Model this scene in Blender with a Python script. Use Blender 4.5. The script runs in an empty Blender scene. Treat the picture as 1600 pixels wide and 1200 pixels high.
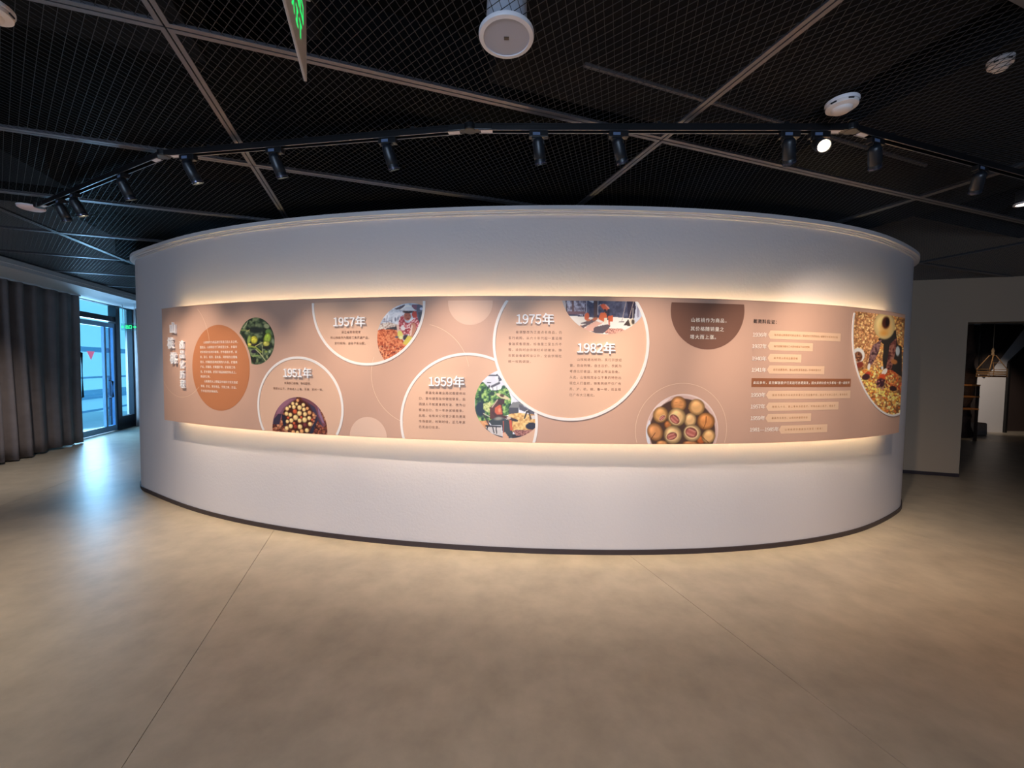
import bpy, bmesh, math, random
import numpy as np
from mathutils import Matrix, Vector

random.seed(7)
SC = bpy.context.scene
COL = SC.collection

# ------------------------------------------------------------------ camera
H = 1.55
FPX, PITCH, ROLL = 624.9, -0.04317, 0.01236
fw = np.array([0, math.cos(PITCH), math.sin(PITCH)])
up = np.array([0, -math.sin(PITCH), math.cos(PITCH)])
rt = np.array([1.0, 0, 0])
cr, sr = math.cos(ROLL), math.sin(ROLL)
cx, cu = rt * cr + up * sr, -rt * sr + up * cr
cam = bpy.data.cameras.new('camera')
cam.sensor_fit = 'HORIZONTAL'
cam.sensor_width = 36
cam.lens = FPX / 1600 * 36
cam.clip_start = 0.02
camo = bpy.data.objects.new('camera', cam)
COL.objects.link(camo)
camo.matrix_world = Matrix(((cx[0], cu[0], -fw[0], 0), (cx[1], cu[1], -fw[1], 0),
                            (cx[2], cu[2], -fw[2], H), (0, 0, 0, 1)))
SC.camera = camo

# ------------------------------------------------------------------ look
SC.view_settings.view_transform = 'Standard'
SC.view_settings.look = 'None'
SC.view_settings.gamma = 1
SC.view_settings.exposure = 0.0
SC.view_settings.use_curve_mapping = False
SC.cycles.use_denoising = True
SC.cycles.max_bounces = 8
SC.cycles.diffuse_bounces = 5
SC.cycles.sample_clamp_indirect = 6

# ------------------------------------------------------------------ sky (seen through the glazing)
W = bpy.data.worlds.new('sky')
SC.world = W
W.use_nodes = True
bg = W.node_tree.nodes['Background']
bg.inputs['Color'].default_value = (0.21, 0.62, 0.92, 1)
bg.inputs['Strength'].default_value = 1.55

# grid of the building: u across the ceiling rails, v along them
YAW = -0.3194
DA = np.array([math.sin(YAW), math.cos(YAW)])
DB = np.array([math.cos(YAW), -math.sin(YAW)])


def uv(u, v):
    return u * DB + v * DA


def area_light(name, loc, target, size, size_y, power, color, spread=math.pi):
    l = bpy.data.lights.new(name, 'AREA')
    l.shape = 'RECTANGLE'
    l.size, l.size_y = size, size_y
    l.energy = power
    l.color = color
    l.spread = spread
    o = bpy.data.objects.new(name, l)
    COL.objects.link(o)
    o.location = loc
    o.rotation_euler = (Vector(target) - Vector(loc)).to_track_quat('-Z', 'Y').to_euler()
    return o


def spot_light(name, loc, target, power, color, angle, blend=0.5, radius=0.03, parent=None):
    l = bpy.data.lights.new(name, 'SPOT')
    l.energy = power
    l.color = color
    l.spot_size = math.radians(angle)
    l.spot_blend = blend
    l.shadow_soft_size = radius
    o = bpy.data.objects.new(name, l)
    COL.objects.link(o)
    o.location = loc
    o.rotation_euler = (Vector(target) - Vector(loc)).to_track_quat('-Z', 'Y').to_euler()
    if parent:
        o.parent = parent
    return o


DAY = (0.48, 0.73, 1.0)
# daylight standing outside the door glazing and outside a rear window added unseen for blue light
p = uv(-6.7, 11.1)
q = uv(-3.0, 8.6)
area_light('daylight_door', (p[0], p[1], 1.45), (q[0], q[1], 0.2), 2.2, 1.9, 300, DAY)
area_light('added_daylight_rear', (-1.6, -5.5, 1.7), (0.6, 3.0, 1.9), 3.4, 2.2, 270, (0.58, 0.73, 1.0))
# unseen downlights around the camera, added to light floor, soffit and curtain
WARM = (1.0, 0.72, 0.47)
spot_light('unseen_downlight', (-3.7, 2.1, 2.78), (-3.6, 2.3, 0), 210, (1.0, 0.87, 0.72), 92, 1.0, 0.05)
p, q = uv(-4.35, 6.5), uv(-4.95, 7.2)
spot_light('unseen_downlight', (p[0], p[1], 2.85), (q[0], q[1], 0), 170, (1.0, 0.90, 0.80), 96, 1.0, 0.05)  # added out of view to brighten the soffit and curtain
spot_light('unseen_downlight', (0.2, -0.4, 2.78), (0.2, 0.8, 0), 135, (1.0, 0.88, 0.76), 115, 1.0, 0.05)
spot_light('unseen_downlight', (3.5, 1.9, 2.78), (3.5, 2.3, 0), 75, (1.0, 0.62, 0.36), 78, 1.0, 0.05)

# ------------------------------------------------------------------ helpers


def lin(c):
    c = np.asarray(c, float) / 255
    return np.where(c <= .04045, c / 12.92, ((c + .055) / 1.055) ** 2.4)


MATS = {}


def mat(name, rgb, rough=0.5, metal=0.0, spec=0.5, mottle=0.0, mscale=3.0, bump=0.0, bscale=60.0, emit=None, estr=0.0):
    if name in MATS:
        return MATS[name]
    m = bpy.data.materials.new(name)
    m.use_nodes = True
    nt = m.node_tree
    b = nt.nodes['Principled BSDF']
    c = tuple(lin(rgb)) + (1,)
    b.inputs['Base Color'].default_value = c
    b.inputs['Roughness'].default_value = rough
    b.inputs['Metallic'].default_value = metal
    b.inputs['Specular IOR Level'].default_value = spec
    tc = nt.nodes.new('ShaderNodeTexCoord')
    if mottle > 0:
        n = nt.nodes.new('ShaderNodeTexNoise')
        n.inputs['Scale'].default_value = mscale
        n.inputs['Detail'].default_value = 6
        n.inputs['Roughness'].default_value = 0.6
        nt.links.new(tc.outputs['Object'], n.inputs['Vector'])
        r = nt.nodes.new('ShaderNodeMapRange')
        r.inputs['From Min'].default_value = 0.3
        r.inputs['From Max'].default_value = 0.7
        r.inputs['To Min'].default_value = 1 - mottle
        r.inputs['To Max'].default_value = 1 + mottle
        nt.links.new(n.outputs['Fac'], r.inputs['Value'])
        mx = nt.nodes.new('ShaderNodeMix')
        mx.data_type = 'RGBA'
        mx.blend_type = 'MULTIPLY'
        mx.inputs[0].default_value = 1
        mx.inputs[6].default_value = c
        nt.links.new(r.outputs['Result'], mx.inputs[7])
        nt.links.new(mx.outputs[2], b.inputs['Base Color'])
    if bump > 0:
        n2 = nt.nodes.new('ShaderNodeTexNoise')
        n2.inputs['Scale'].default_value = bscale
        n2.inputs['Detail'].default_value = 3
        nt.links.new(tc.outputs['Object'], n2.inputs['Vector'])
        bp = nt.nodes.new('ShaderNodeBump')
        bp.inputs['Strength'].default_value = bump
        bp.inputs['Distance'].default_value = 0.01
        nt.links.new(n2.outputs['Fac'], bp.inputs['Height'])
        nt.links.new(bp.outputs['Normal'], b.inputs['Normal'])
    if emit is not None:
        b.inputs['Emission Color'].default_value = tuple(lin(emit)) + (1,)
        b.inputs['Emission Strength'].default_value = estr
    MATS[name] = m
    return m


def attr_mat(name, rough=0.45):
    m = bpy.data.materials.new(name)
    m.use_nodes = True
    nt = m.node_tree
    a = nt.nodes.new('ShaderNodeAttribute')
    a.attribute_name = 'ink'
    nt.links.new(a.outputs['Color'], nt.nodes['Principled BSDF'].inputs['Base Color'])
    nt.nodes['Principled BSDF'].inputs['Roughness'].default_value = rough
    return m


def glass_mat(name, rgb, refl=0.06, clear=0.9):
    m = bpy.data.materials.new(name)
    m.use_nodes = True
    nt = m.node_tree
    nt.nodes.remove(nt.nodes['Principled BSDF'])
    t = nt.nodes.new('ShaderNodeBsdfTransparent')
    t.inputs['Color'].default_value = tuple(lin(rgb)) + (1,)
    g = nt.nodes.new('ShaderNodeBsdfGlossy')
    g.inputs['Roughness'].default_value = 0.03
    x = nt.nodes.new('ShaderNodeMixShader')
    x.inputs[0].default_value = refl
    nt.links.new(t.outputs[0], x.inputs[1])
    nt.links.new(g.outputs[0], x.inputs[2])
    nt.links.new(x.outputs[0], nt.nodes['Material Output'].inputs['Surface'])
    return m


def mk(name, verts, faces, m, parent=None, smooth=False):
    me = bpy.data.meshes.new(name)
    me.from_pydata([tuple(map(float, v)) for v in verts], [], [tuple(map(int, f)) for f in faces])
    if m:
        me.materials.append(m)
    if smooth:
        me.polygons.foreach_set('use_smooth', [True] * len(me.polygons))
    me.update()
    o = bpy.data.objects.new(name, me)
    COL.objects.link(o)
    if parent:
        o.parent = parent
    return o


class MB:
    """collects simple solids into one mesh"""

    def __init__(s):
        s.v, s.f = [], []

    def add(s, v, f):
        n = len(s.v)
        s.v += [tuple(x) for x in v]
        s.f += [tuple(i + n for i in q) for q in f]
        return s

    def box(s, c, d, M=None):
        v = [Vector((c[0] + sx * d[0] / 2, c[1] + sy * d[1] / 2, c[2] + sz * d[2] / 2))
             for sx in (-1, 1) for sy in (-1, 1) for sz in (-1, 1)]
        if M is not None:
            v = [M @ x for x in v]
        return s.add(v, [(0, 1, 3, 2), (4, 6, 7, 5), (0, 4, 5, 1), (2, 3, 7, 6), (0, 2, 6, 4), (1, 5, 7, 3)])

    def seg(s, a, b, w, h, z0=None):
        """bar from a to b (3-D), w wide sideways, h tall, centred"""
        a, b = Vector(a), Vector(b)
        d = (b - a).normalized()
        x = d.cross(Vector((0, 0, 1)))
        if x.length < 1e-4:
            x = Vector((1, 0, 0))
        x.normalize()
        y = x.cross(d)
        v = []
        for e in (a, b):
            for i, j in ((-1, -1), (1, -1), (1, 1), (-1, 1)):
                v.append(e + x * (i * w / 2) + y * (j * h / 2))
        return s.add(v, [(0, 1, 2, 3), (7, 6, 5, 4), (0, 4, 5, 1), (1, 5, 6, 2), (2, 6, 7, 3), (3, 7, 4, 0)])

    def lathe(s, prof, n=32, M=None, cap=True):
        """prof: list of (radius, z)"""
        v, f = [], []
        for r, z in prof:
            for i in range(n):
                a = 2 * math.pi * i / n
                q = Vector((r * math.cos(a), r * math.sin(a), z))
                v.append(M @ q if M is not None else q)
        for k in range(len(prof) - 1):
            for i in range(n):
                j = (i + 1) % n
                f.append((k * n + i, k * n + j, (k + 1) * n + j, (k + 1) * n + i))
        if cap:
            f.append(tuple(range(n))[::-1])
            f.append(tuple(range((len(prof) - 1) * n, len(prof) * n)))
        return s.add(v, f)

    def tube(s, pts, r, n=8):
        pts = [Vector(q) for q in pts]
        v, f = [], []
        for k, q in enumerate(pts):
            d = (pts[min(k + 1, len(pts) - 1)] - pts[max(k - 1, 0)]).normalized()
            x = d.cross(Vector((0, 0, 1)))
            if x.length < 1e-3:
                x = d.cross(Vector((1, 0, 0)))
            x.normalize()
            y = d.cross(x)
            rr = r[k] if isinstance(r, (list, tuple)) else r
            for i in range(n):
                a = 2 * math.pi * i / n
                v.append(q + x * (rr * math.cos(a)) + y * (rr * math.sin(a)))
        for k in range(len(pts) - 1):
            for i in range(n):
                j = (i + 1) % n
                f.append((k * n + i, k * n + j, (k + 1) * n + j, (k + 1) * n + i))
        f.append(tuple(range(n))[::-1])
        f.append(tuple(range((len(pts) - 1) * n, len(pts) * n)))
        return s.add(v, f)

    def prism(s, poly, z0, z1):
        n = len(poly)
        v = [(x, y, z0) for x, y in poly] + [(x, y, z1) for x, y in poly]
        f = [tuple(range(n))[::-1], tuple(range(n, 2 * n))]
        for i in range(n):
            j = (i + 1) % n
            f.append((i, j, n + j, n + i))
        return s.add(v, f)

    def go(s, name, m, parent=None, smooth=False, bevel=0.0):
        o = mk(name, s.v, s.f, m, parent, smooth)
        bm = bmesh.new()
        bm.from_mesh(o.data)
        bmesh.ops.recalc_face_normals(bm, faces=bm.faces)
        bm.to_mesh(o.data)
        bm.free()
        if smooth:
            try:
                o.data.set_sharp_from_angle(angle=math.radians(40))
            except Exception:
                pass
        if bevel > 0:
            md = o.modifiers.new('bevel', 'BEVEL')
            md.width = bevel
            md.segments = 2
            md.limit_method = 'ANGLE'
        return o


def thing(name, label, cat, loc=(0, 0, 0), rz=0, group=None):
    o = bpy.data.objects.new(name, None)
    o.empty_display_size = 0.1
    COL.objects.link(o)
    o.location = loc
    o.rotation_euler = (0, 0, rz)
    o['label'] = label
    o['category'] = cat
    if group:
        o['group'] = group
    return o


def tag(o, label, cat, group=None):
    o['label'] = label
    o['category'] = cat
    if group:
        o['group'] = group
    return o


def struct(o):
    o['kind'] = 'structure'
    return o


# ------------------------------------------------------------------ plan curve of the rounded wall
CTRL = [(-5.0, 6.9), (-5.05, 6.1), (-4.93, 5.45), (-4.73, 5.07), (-4.5, 4.825), (-4.22, 4.64),
        (-3.425, 4.186), (-2.862, 3.924), (-2.291, 3.713), (-1.716, 3.549), (-1.141, 3.425), (-0.564, 3.337),
        (0.014, 3.281), (0.596, 3.259), (1.182, 3.274), (1.773, 3.333), (2.363, 3.447), (2.945, 3.623), (3.506, 3.87),
        (4.28, 4.355), (4.5, 4.55), (4.69, 4.78), (4.86, 5.15), (4.96, 5.6), (5.0, 6.2), (4.95, 6.9)]


def catmull(P, n=24):
    P = np.array(P)
    t = np.concatenate([[0], np.cumsum(np.hypot(*np.diff(P, axis=0).T) ** .5)])
    out = []
    for i in range(1, len(P) - 2):
        t0, t1, t2, t3 = t[i - 1:i + 3]
        x = np.linspace(t1, t2, n, endpoint=False)[:, None]
        A1 = (t1 - x) / (t1 - t0) * P[i - 1] + (x - t0) / (t1 - t0) * P[i]
        A2 = (t2 - x) / (t2 - t1) * P[i] + (x - t1) / (t2 - t1) * P[i + 1]
        A3 = (t3 - x) / (t3 - t2) * P[i + 1] + (x - t2) / (t3 - t2) * P[i + 2]
        B1 = (t2 - x) / (t2 - t0) * A1 + (x - t0) / (t2 - t0) * A2
        B2 = (t3 - x) / (t3 - t1) * A2 + (x - t1) / (t3 - t1) * A3
        out.append((t2 - x) / (t2 - t1) * B1 + (x - t1) / (t2 - t1) * B2)
    return np.concatenate(out)


CV = catmull(CTRL)
CS = np.concatenate([[0], np.cumsum(np.hypot(*np.diff(CV, axis=0).T))])
CS -= np.interp(0.6, CV[60:-60, 0], CS[60:-60])
_T = np.gradient(CV, axis=0)
_T /= np.hypot(*_T.T)[:, None]
CN = np.stack([_T[:, 1], -_T[:, 0]], 1)
OFF = 0.10                                   # display board stands this far off the wall


def wrap(s, z, off):
    """point of the rounded wall: s along it, z up, off out of it"""
    s = np.asarray(s, float)
    x = np.interp(s, CS, CV[:, 0]) + off * np.interp(s, CS, CN[:, 0])
    y = np.interp(s, CS, CV[:, 1]) + off * np.interp(s, CS, CN[:, 1])
    return np.stack([x, y, np.broadcast_to(z, x.shape)], -1)


# closed plan: front curve plus a half oval at the back
front = CV[::4]
a0, a1 = front[0], front[-1]
back = []
for i in range(1, 30):
    t = math.pi * i / 30
    mx_, hw = (a0[0] + a1[0]) / 2, (a1[0] - a0[0]) / 2
    my = a1[1] + (a0[1] - a1[1]) * (1 - math.cos(t)) / 2
    back.append((mx_ + hw * math.cos(t), my + 4.0 * math.sin(t)))
RING = np.array([tuple(q) for q in front] + back)
_rt = np.roll(RING, -1, 0) - np.roll(RING, 1, 0)
_rt /= np.hypot(*_rt.T)[:, None]
RN = np.stack([_rt[:, 1], -_rt[:, 0]], 1)


def ring_band(prof):
    """closed band around the plan: prof = list of (off, z)"""
    n = len(RING)
    v, f = [], []
    for off, z in prof:
        q = RING + RN * off
        v += [(x, y, z) for x, y in q]
    for k in range(len(prof) - 1):
        for i in range(n):
            j = (i + 1) % n
            f.append((k * n + i, k * n + j, (k + 1) * n + j, (k + 1) * n + i))
    return v, f


# ------------------------------------------------------------------ materials of the room
M_WALL = mat('white_wall_paint', (205, 199, 200), 0.6, spec=0.3, bump=0.12, bscale=45)
M_TRIM = mat('smooth_trim_paint', (206, 202, 204), 0.55, spec=0.3)
M_WALL2 = mat('grey_wall_paint', (170, 160, 150), 0.7, bump=0.1, bscale=40)
M_BASE = mat('dark_baseboard', (52, 42, 46), 0.5)
M_FLOOR = mat('polished_screed', (172, 160, 143), 0.36, spec=0.45, mottle=0.14, mscale=4.5, bump=0.06, bscale=9)
M_SUB = mat('joint_dark', (60, 52, 45), 0.9)
M_BLACK = mat('black_void_paint', (9, 9, 10), 0.9, spec=.15)
M_BLACK2 = mat('black_panel_paint', (22, 22, 24), 0.8, spec=.15)
M_RAIL = mat('bronze_grey_profile', (112, 110, 114), 0.40, metal=0.6)
M_WIRE = mat('black_steel_mesh', (52, 53, 57), 0.45, metal=0.5)
M_TRACK = mat('black_track', (22, 22, 24), 0.35, spec=0.6)
M_TRKLIP = mat('track_edge', (150, 150, 155), 0.3, metal=0.8)
M_LAMP = mat('black_lamp_body', (24, 29, 36), 0.4, spec=0.6)
M_WPLAST = mat('white_plastic', (225, 222, 226), 0.45)
M_DARKMET = mat('dark_frame', (38, 46, 56), 0.4, metal=0.3)

# ------------------------------------------------------------------ floor
fl = MB()
P = [uv(-5.7, -8), uv(21, -8), uv(21, 13.5), uv(-5.7, 13.5)]
fl.prism(P, -0.12, -0.012)
floor = struct(fl.go('floor', M_SUB))
uj = [-5.68, -3.84, -0.94, 1.96, 4.86, 7.76, 10.66, 14.48, 20.9]
for k in range(len(uj) - 1):
    g = 0.0016
    s_ = MB()
    s_.prism([uv(uj[k] + g, -8), uv(uj[k + 1] - g, -8), uv(uj[k + 1] - g, 13.5), uv(uj[k] + g, 13.5)], -0.012, 0.0)
    s_.go('floor_slab', M_FLOOR, floor)

# ------------------------------------------------------------------ rounded wall
HW = 2.83
v, f = ring_band([(0, 0), (0, HW - 0.06), (0.0, HW)])
n = len(RING)
v += [(x, y, HW) for x, y in RING]
f.append(tuple(range(3 * n, 4 * n)))
wall_c = struct(mk('wall_center', v, f, M_WALL, smooth=True))
wall_c.data.set_sharp_from_angle(angle=math.radians(40))
v, f = ring_band([(0.002, 0.0), (0.010, 0.0), (0.010, 0.042), (0.002, 0.042)])
struct(mk('baseboard_center', v, f, M_BASE, smooth=False))
v, f = ring_band([(0.0, HW - 0.034), (0.045, HW - 0.034), (0.045, HW), (0.0, HW + 0.0005)])
struct(mk('trim_1', v, f, M_TRIM))
v, f = ring_band([(0.0, HW - 0.048), (0.026, HW - 0.048), (0.026, HW - 0.036), (0.0, HW - 0.036)])
struct(mk('trim_2', v, f, M_TRIM))
v, f = ring_band([(0.0, HW - 0.060), (0.016, HW - 0.060), (0.016, HW - 0.051), (0.0, HW - 0.051)])
struct(mk('trim_3', v, f, M_TRIM))

# ------------------------------------------------------------------ outer walls
def wall_run(mb, a, b, z0, z1, th=0.2, side=1):
    a, b = np.array(a), np.array(b)
    d = (b - a) / np.hypot(*(b - a))
    nn = np.array([d[1], -d[0]]) * side * th
    mb.prism([a, b, b + nn, a + nn], z0, z1)


ZS = 3.9
VG0, VG1 = 9.75, 12.05                      # glazed opening in the left wall
w = MB()
wall_run(w, uv(-5.6, -8), uv(-5.6, VG0), 0, ZS, 0.2, -1)
wall_run(w, uv(-5.6, VG1), uv(-5.6, 13.4), 0, ZS, 0.2, -1)
wall_run(w, uv(-5.6, VG0), uv(-5.6, VG1), 2.86, ZS, 0.2, -1)
struct(w.go('wall_left', M_WALL))
w = MB()
wall_run(w, uv(-5.6, 13.3), uv(20.8, 13.3), 0, ZS, 0.2, -1)
struct(w.go('wall_far', M_WALL2))
w = MB()
a, b = uv(-5.6, -7.9), uv(14.4, -7.9)
# rear wall with an unseen window opening added for the blue light
wall_run(w, (-6.5, -5.0), (-3.5, -5.0), 0, ZS, 0.2, 1)
wall_run(w, (0.4, -5.0), (11, -5.0), 0, ZS, 0.2, 1)
wall_run(w, (-3.5, -5.0), (0.4, -5.0), 0, 0.5, 0.2, 1)
wall_run(w, (-3.5, -5.0), (0.4, -5.0), 2.75, ZS, 0.2, 1)
struct(w.go('wall_rear', M_WALL2))
w = MB()
wall_run(w, (9.6, -5.2), (9.6, 5.1), 0, ZS, 0.2, 1)
struct(w.go('wall_right', M_WALL2))
w = MB()
wall_run(w, (9.6, 4.9), (16.5, 4.0), 0, ZS, 0.2, 1)
wall_run(w, (16.5, 3.9), (16.5, 10.5), 0, ZS, 0.2, 1)
wall_run(w, (16.4, 10.4), (15.7, 19.6), 0, ZS, 0.2, 1)
struct(w.go('wall_side', M_WALL2))
# wall with the passage to the next room
WD = np.array([0.956, -0.292])
WP = np.array([6.25, 5.98])
jl, jr = WP + 0.40 * WD, WP + 2.2 * WD
w = MB()
wall_run(w, WP - 1.3 * WD, jl, 0, ZS, 0.24, -1)
wall_run(w, jl, jr, 2.28, ZS, 0.24, -1)
wall_run(w, jr, WP + 3.6 * WD, 0, ZS, 0.24, -1)
struct(w.go('wall_passage', mat('passage_wall_paint', (170, 150, 128), 0.7, bump=0.1, bscale=40)))
w = MB()
wall_run(w, WP - 1.3 * WD, jl, 0, 0.05, 0.012, 1)
struct(w.go('baseboard_passage', M_BASE))

# ------------------------------------------------------------------ ceiling: slab, beams, mesh panels
HC = 2.91
w = MB()
w.prism(P, ZS, ZS + 0.15)
ceiling = struct(w.go('ceiling', M_BLACK))
for vv in (-0.4, 2.9, 6.2, 9.6):
    b_ = MB()
    b_.prism([uv(-5.6, vv), uv(9.5, vv), uv(9.5, vv + 0.3), uv(-5.6, vv + 0.3)], 3.45, ZS)
    b_.go('beam', M_BLACK, ceiling)
for (u0, u1, v0, v1, z) in ((0.6, 2.6, 0.2, 2.3, 3.18), (3.0, 5.4, 0.6, 3.6, 3.2), (-2.6, -0.9, 1.5, 2.7, 3.2), (-4.6, -2.9, 2.9, 5.2, 3.25)):
    b_ = MB()
    b_.prism([uv(u0, v0), uv(u1, v0), uv(u1, v1), uv(u0, v1)], z, z + 0.3)
    b_.go('air_duct', M_BLACK2, ceiling)

RU = [-4.70, -3.245, -0.825, 1.595, 4.015, 6.435, 8.855]
RV0, RVS = 0.855, 1.19


def panel_meshes(wd, ln):
    g, fwd, fh = 0.0035, 0.021, 0.024
    fr = MB()
    for (x0, x1, y0, y1) in ((g, wd - g, g, g + fwd), (g, wd - g, ln - g - fwd, ln - g), (g, g + fwd, g + fwd, ln - g - fwd), (wd - g - fwd, wd - g, g + fwd, ln - g - fwd)):
        fr.box(((x0 + x1) / 2, (y0 + y1) / 2, 0), (x1 - x0, y1 - y0, 0.003))
    for (x0, x1, y0, y1) in ((g, wd - g, g, g + .003), (g, wd - g, ln - g - .003, ln - g), (g, g + .003, g, ln - g), (wd - g - .003, wd - g, g, ln - g)):
        fr.box(((x0 + x1) / 2, (y0 + y1) / 2, fh / 2), (x1 - x0, y1 - y0, fh))
    me1 = bpy.data.meshes.new('mesh_panel')
    me1.from_pydata(fr.v, [], fr.f)
    me1.materials.append(M_RAIL)
    # lattice of crossing strands, clipped to the frame
    hu, hv = 0.0205, 0.0305
    wr = MB()
    x0, x1, y0, y1 = fwd * .5, wd - fwd * .5, fwd * .5, ln - fwd * .5
    sl = hv / hu
    for sg in (1, -1):
        c0 = -sl * wd - 1 if sg > 0 else -1
        c = math.floor(c0 / (2 * hv)) * 2 * hv
        cmax = ln + sl * wd + 1
        while c < cmax:
            # y = sg*sl*x + c
            xa, xb = x0, x1
            ya, yb = sg * sl * xa + c, sg * sl * xb + c
            if sg > 0:
                if ya < y0: xa = (y0 - c) / sl
                if yb > y1: xb = (y1 - c) / sl
            else:
                if ya > y1: xa = (c - y1) / sl
                if yb < y0: xb = (c - y0) / sl
            if xb - xa > 0.004:
                A = (xa, sg * sl * xa + c, 0.004 if sg > 0 else 0.005)
                B = (xb, sg * sl * xb + c, 0.004 if sg > 0 else 0.005)
                wr.seg(A, B, 0.0018, 0.0018)
            c += 2 * hv
    me2 = bpy.data.meshes.new('wire_mesh')
    me2.from_pydata(wr.v, [], wr.f)
    me2.materials.append(M_WIRE)
    return me1, me2


def in_ring(pt, shrink=0.4):
    q = RING - RN * shrink
    x, y = pt
    ins = False
    for i in range(len(q)):
        x1, y1 = q[i]
        x2, y2 = q[i - 1]
        if (y1 > y) != (y2 > y) and x < (x2 - x1) * (y - y1) / (y2 - y1) + x1:
            ins = not ins
    return ins


PM = {}
rzg = math.atan2(DB[1], DB[0])
for i in range(len(RU) - 1):
    wd = RU[i + 1] - RU[i]
    key = round(wd, 3)
    if key not in PM:
        PM[key] = panel_meshes(wd, RVS)
    for j in range(-2, 9):
        v0 = RV0 + RVS * j
        cor = [uv(RU[i] + a * wd, v0 + b * RVS) for a in (0, .5, 1) for b in (0, .5, 1)]
        if all(in_ring(c) for c in cor):
            continue
        cc = cor[4]
        # beyond the passage wall or behind the rounded wall: not seen
        if np.dot(cc - WP, np.array([0.292, 0.956])) > 0.9 and cc[0] > 3.0:
            continue
        if cc[1] > 5.8 and -3.3 < cc[0] < 4.3:
            continue
        o = bpy.data.objects.new('mesh_panel', PM[key][0])
        COL.objects.link(o)
        o.parent = ceiling
        k = uv(RU[i], v0)
        o.location = (k[0], k[1], HC)
        o.rotation_euler = (0, 0, rzg)
        q_ = bpy.data.objects.new('wire_mesh', PM[key][1])
        COL.objects.link(q_)
        q_.parent = o
        q_['kind'] = 'stuff'
# soffit along the window wall
w = MB()
w.prism([uv(-5.6, -5), uv(-4.73, -5), uv(-4.73, 13.3), uv(-5.6, 13.3)], 2.80, ZS)
struct(w.go('trim_4', M_TRIM))
w = MB()
w.prism([uv(-4.73, -5), uv(-4.705, -5), uv(-4.705, 13.3), uv(-4.73, 13.3)], 2.852, 2.93)
struct(w.go('trim_5', M_TRIM))

# services above the mesh
hose = MB()
hp = [uv(-0.30, 1.35 + t * .75) for t in np.linspace(0, 1, 9)]
hose.tube([(q[0], q[1], 3.42 - 0.35 * t) for q, t in zip(hp, np.linspace(0, 1, 9))], 0.055, 10)
tag(hose.go('duct_hose', M_BLACK2, smooth=True), 'dark flexible duct hose lying above the ceiling mesh left of the white speaker', 'duct')
for k, (a, b, lb) in enumerate(((uv(2.9, 3.2), uv(7.2, 4.9), 'thin black conduit above the mesh over the right end of the rounded wall'),
                                (uv(1.0, 1.9), uv(3.9, 1.95), 'thin black conduit above the mesh left of the hanging detector'))):
    c_ = MB()
    c_.tube([(a[0], a[1], 3.1), (b[0], b[1], 3.1)], 0.012, 8)
    tag(c_.go('conduit', M_RAIL, smooth=True), lb, 'pipe')

# ------------------------------------------------------------------ lighting track and its spotlights
TZ = 2.875
TV = [(-4.05, 3.47), (-2.23, 2.60), (-0.25, 2.28), (1.83, 2.24), (3.72, 2.83)]
track = thing('lighting_track', 'black faceted lighting track hanging under the mesh ceiling before the rounded wall', 'track', (0, 2.3, TZ))


def rel(parent, o):
    o.matrix_parent_inverse = Matrix.Translation(parent.location).inverted()
    return o


for k in range(4):
    a, b = np.array(TV[k]), np.array(TV[k + 1])
    d = (b - a) / np.hypot(*(b - a))
    a_, b_ = a + d * 0.05, b - d * 0.05
    nn = np.array([-d[1], d[0]])
    r_ = MB()
    r_.seg((*a_, TZ + .008), (*b_, TZ + .008), 0.036, 0.010)
    for sg in (-1, 1):
        e0, e1 = a_ + nn * sg * .0155, b_ + nn * sg * .0155
        r_.seg((*e0, TZ - .008), (*e1, TZ - .008), 0.005, 0.030)
    for t in (0.15, 0.5, 0.85):
        q = a_ + (b_ - a_) * t
        r_.box((q[0], q[1], TZ + .018), (0.02, 0.02, 0.02))
    rel(track, r_.go('track_rail', M_TRACK, track))
    l_ = MB()
    for sg in (-1, 1):
        e0, e1 = a_ + nn * sg * .0155, b_ + nn * sg * .0155
        l_.seg((*e0, TZ - .0235), (*e1, TZ - .0235), 0.004, 0.0012)
    rel(track, l_.go('rail_edge', M_TRKLIP, track))
for k in range(5):
    c0 = np.array(TV[k])
    r_ = MB()
    r_.lathe([(0.03, TZ - .022), (0.034, TZ - .018), (0.034, TZ + .012), (0.03, TZ + .014)], 20, Matrix.Translation((c0[0], c0[1], 0)))
    for kk in (k - 1, k + 1):
        if 0 <= kk < 5:
            d = np.array(TV[kk]) - c0
            d /= np.hypot(*d)
            r_.seg((*c0, TZ - .004), (*(c0 + d * .12), TZ - .004), 0.040, 0.032)
    rel(track, r_.go('corner_connector', M_TRACK, track, bevel=0.002))
    for kk in (k - 1, k + 1):
        if 0 <= kk < 5:
            p_ = MB()
            d = np.array(TV[kk]) - c0
            d /= np.hypot(*d)
            p_.seg((*(c0 + d * .06), TZ - .0215), (*(c0 + d * .125), TZ - .0215), 0.024, 0.003)
            rel(track, p_.go('connector_plate', M_WPLAST, track))

M_LENS = mat('lit_lens', (255, 240, 215), 0.3, emit=(255, 236, 200), estr=9.0)
M_LENSR = mat('lens_rim', (90, 90, 110), 0.25, metal=0.7)


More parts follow.
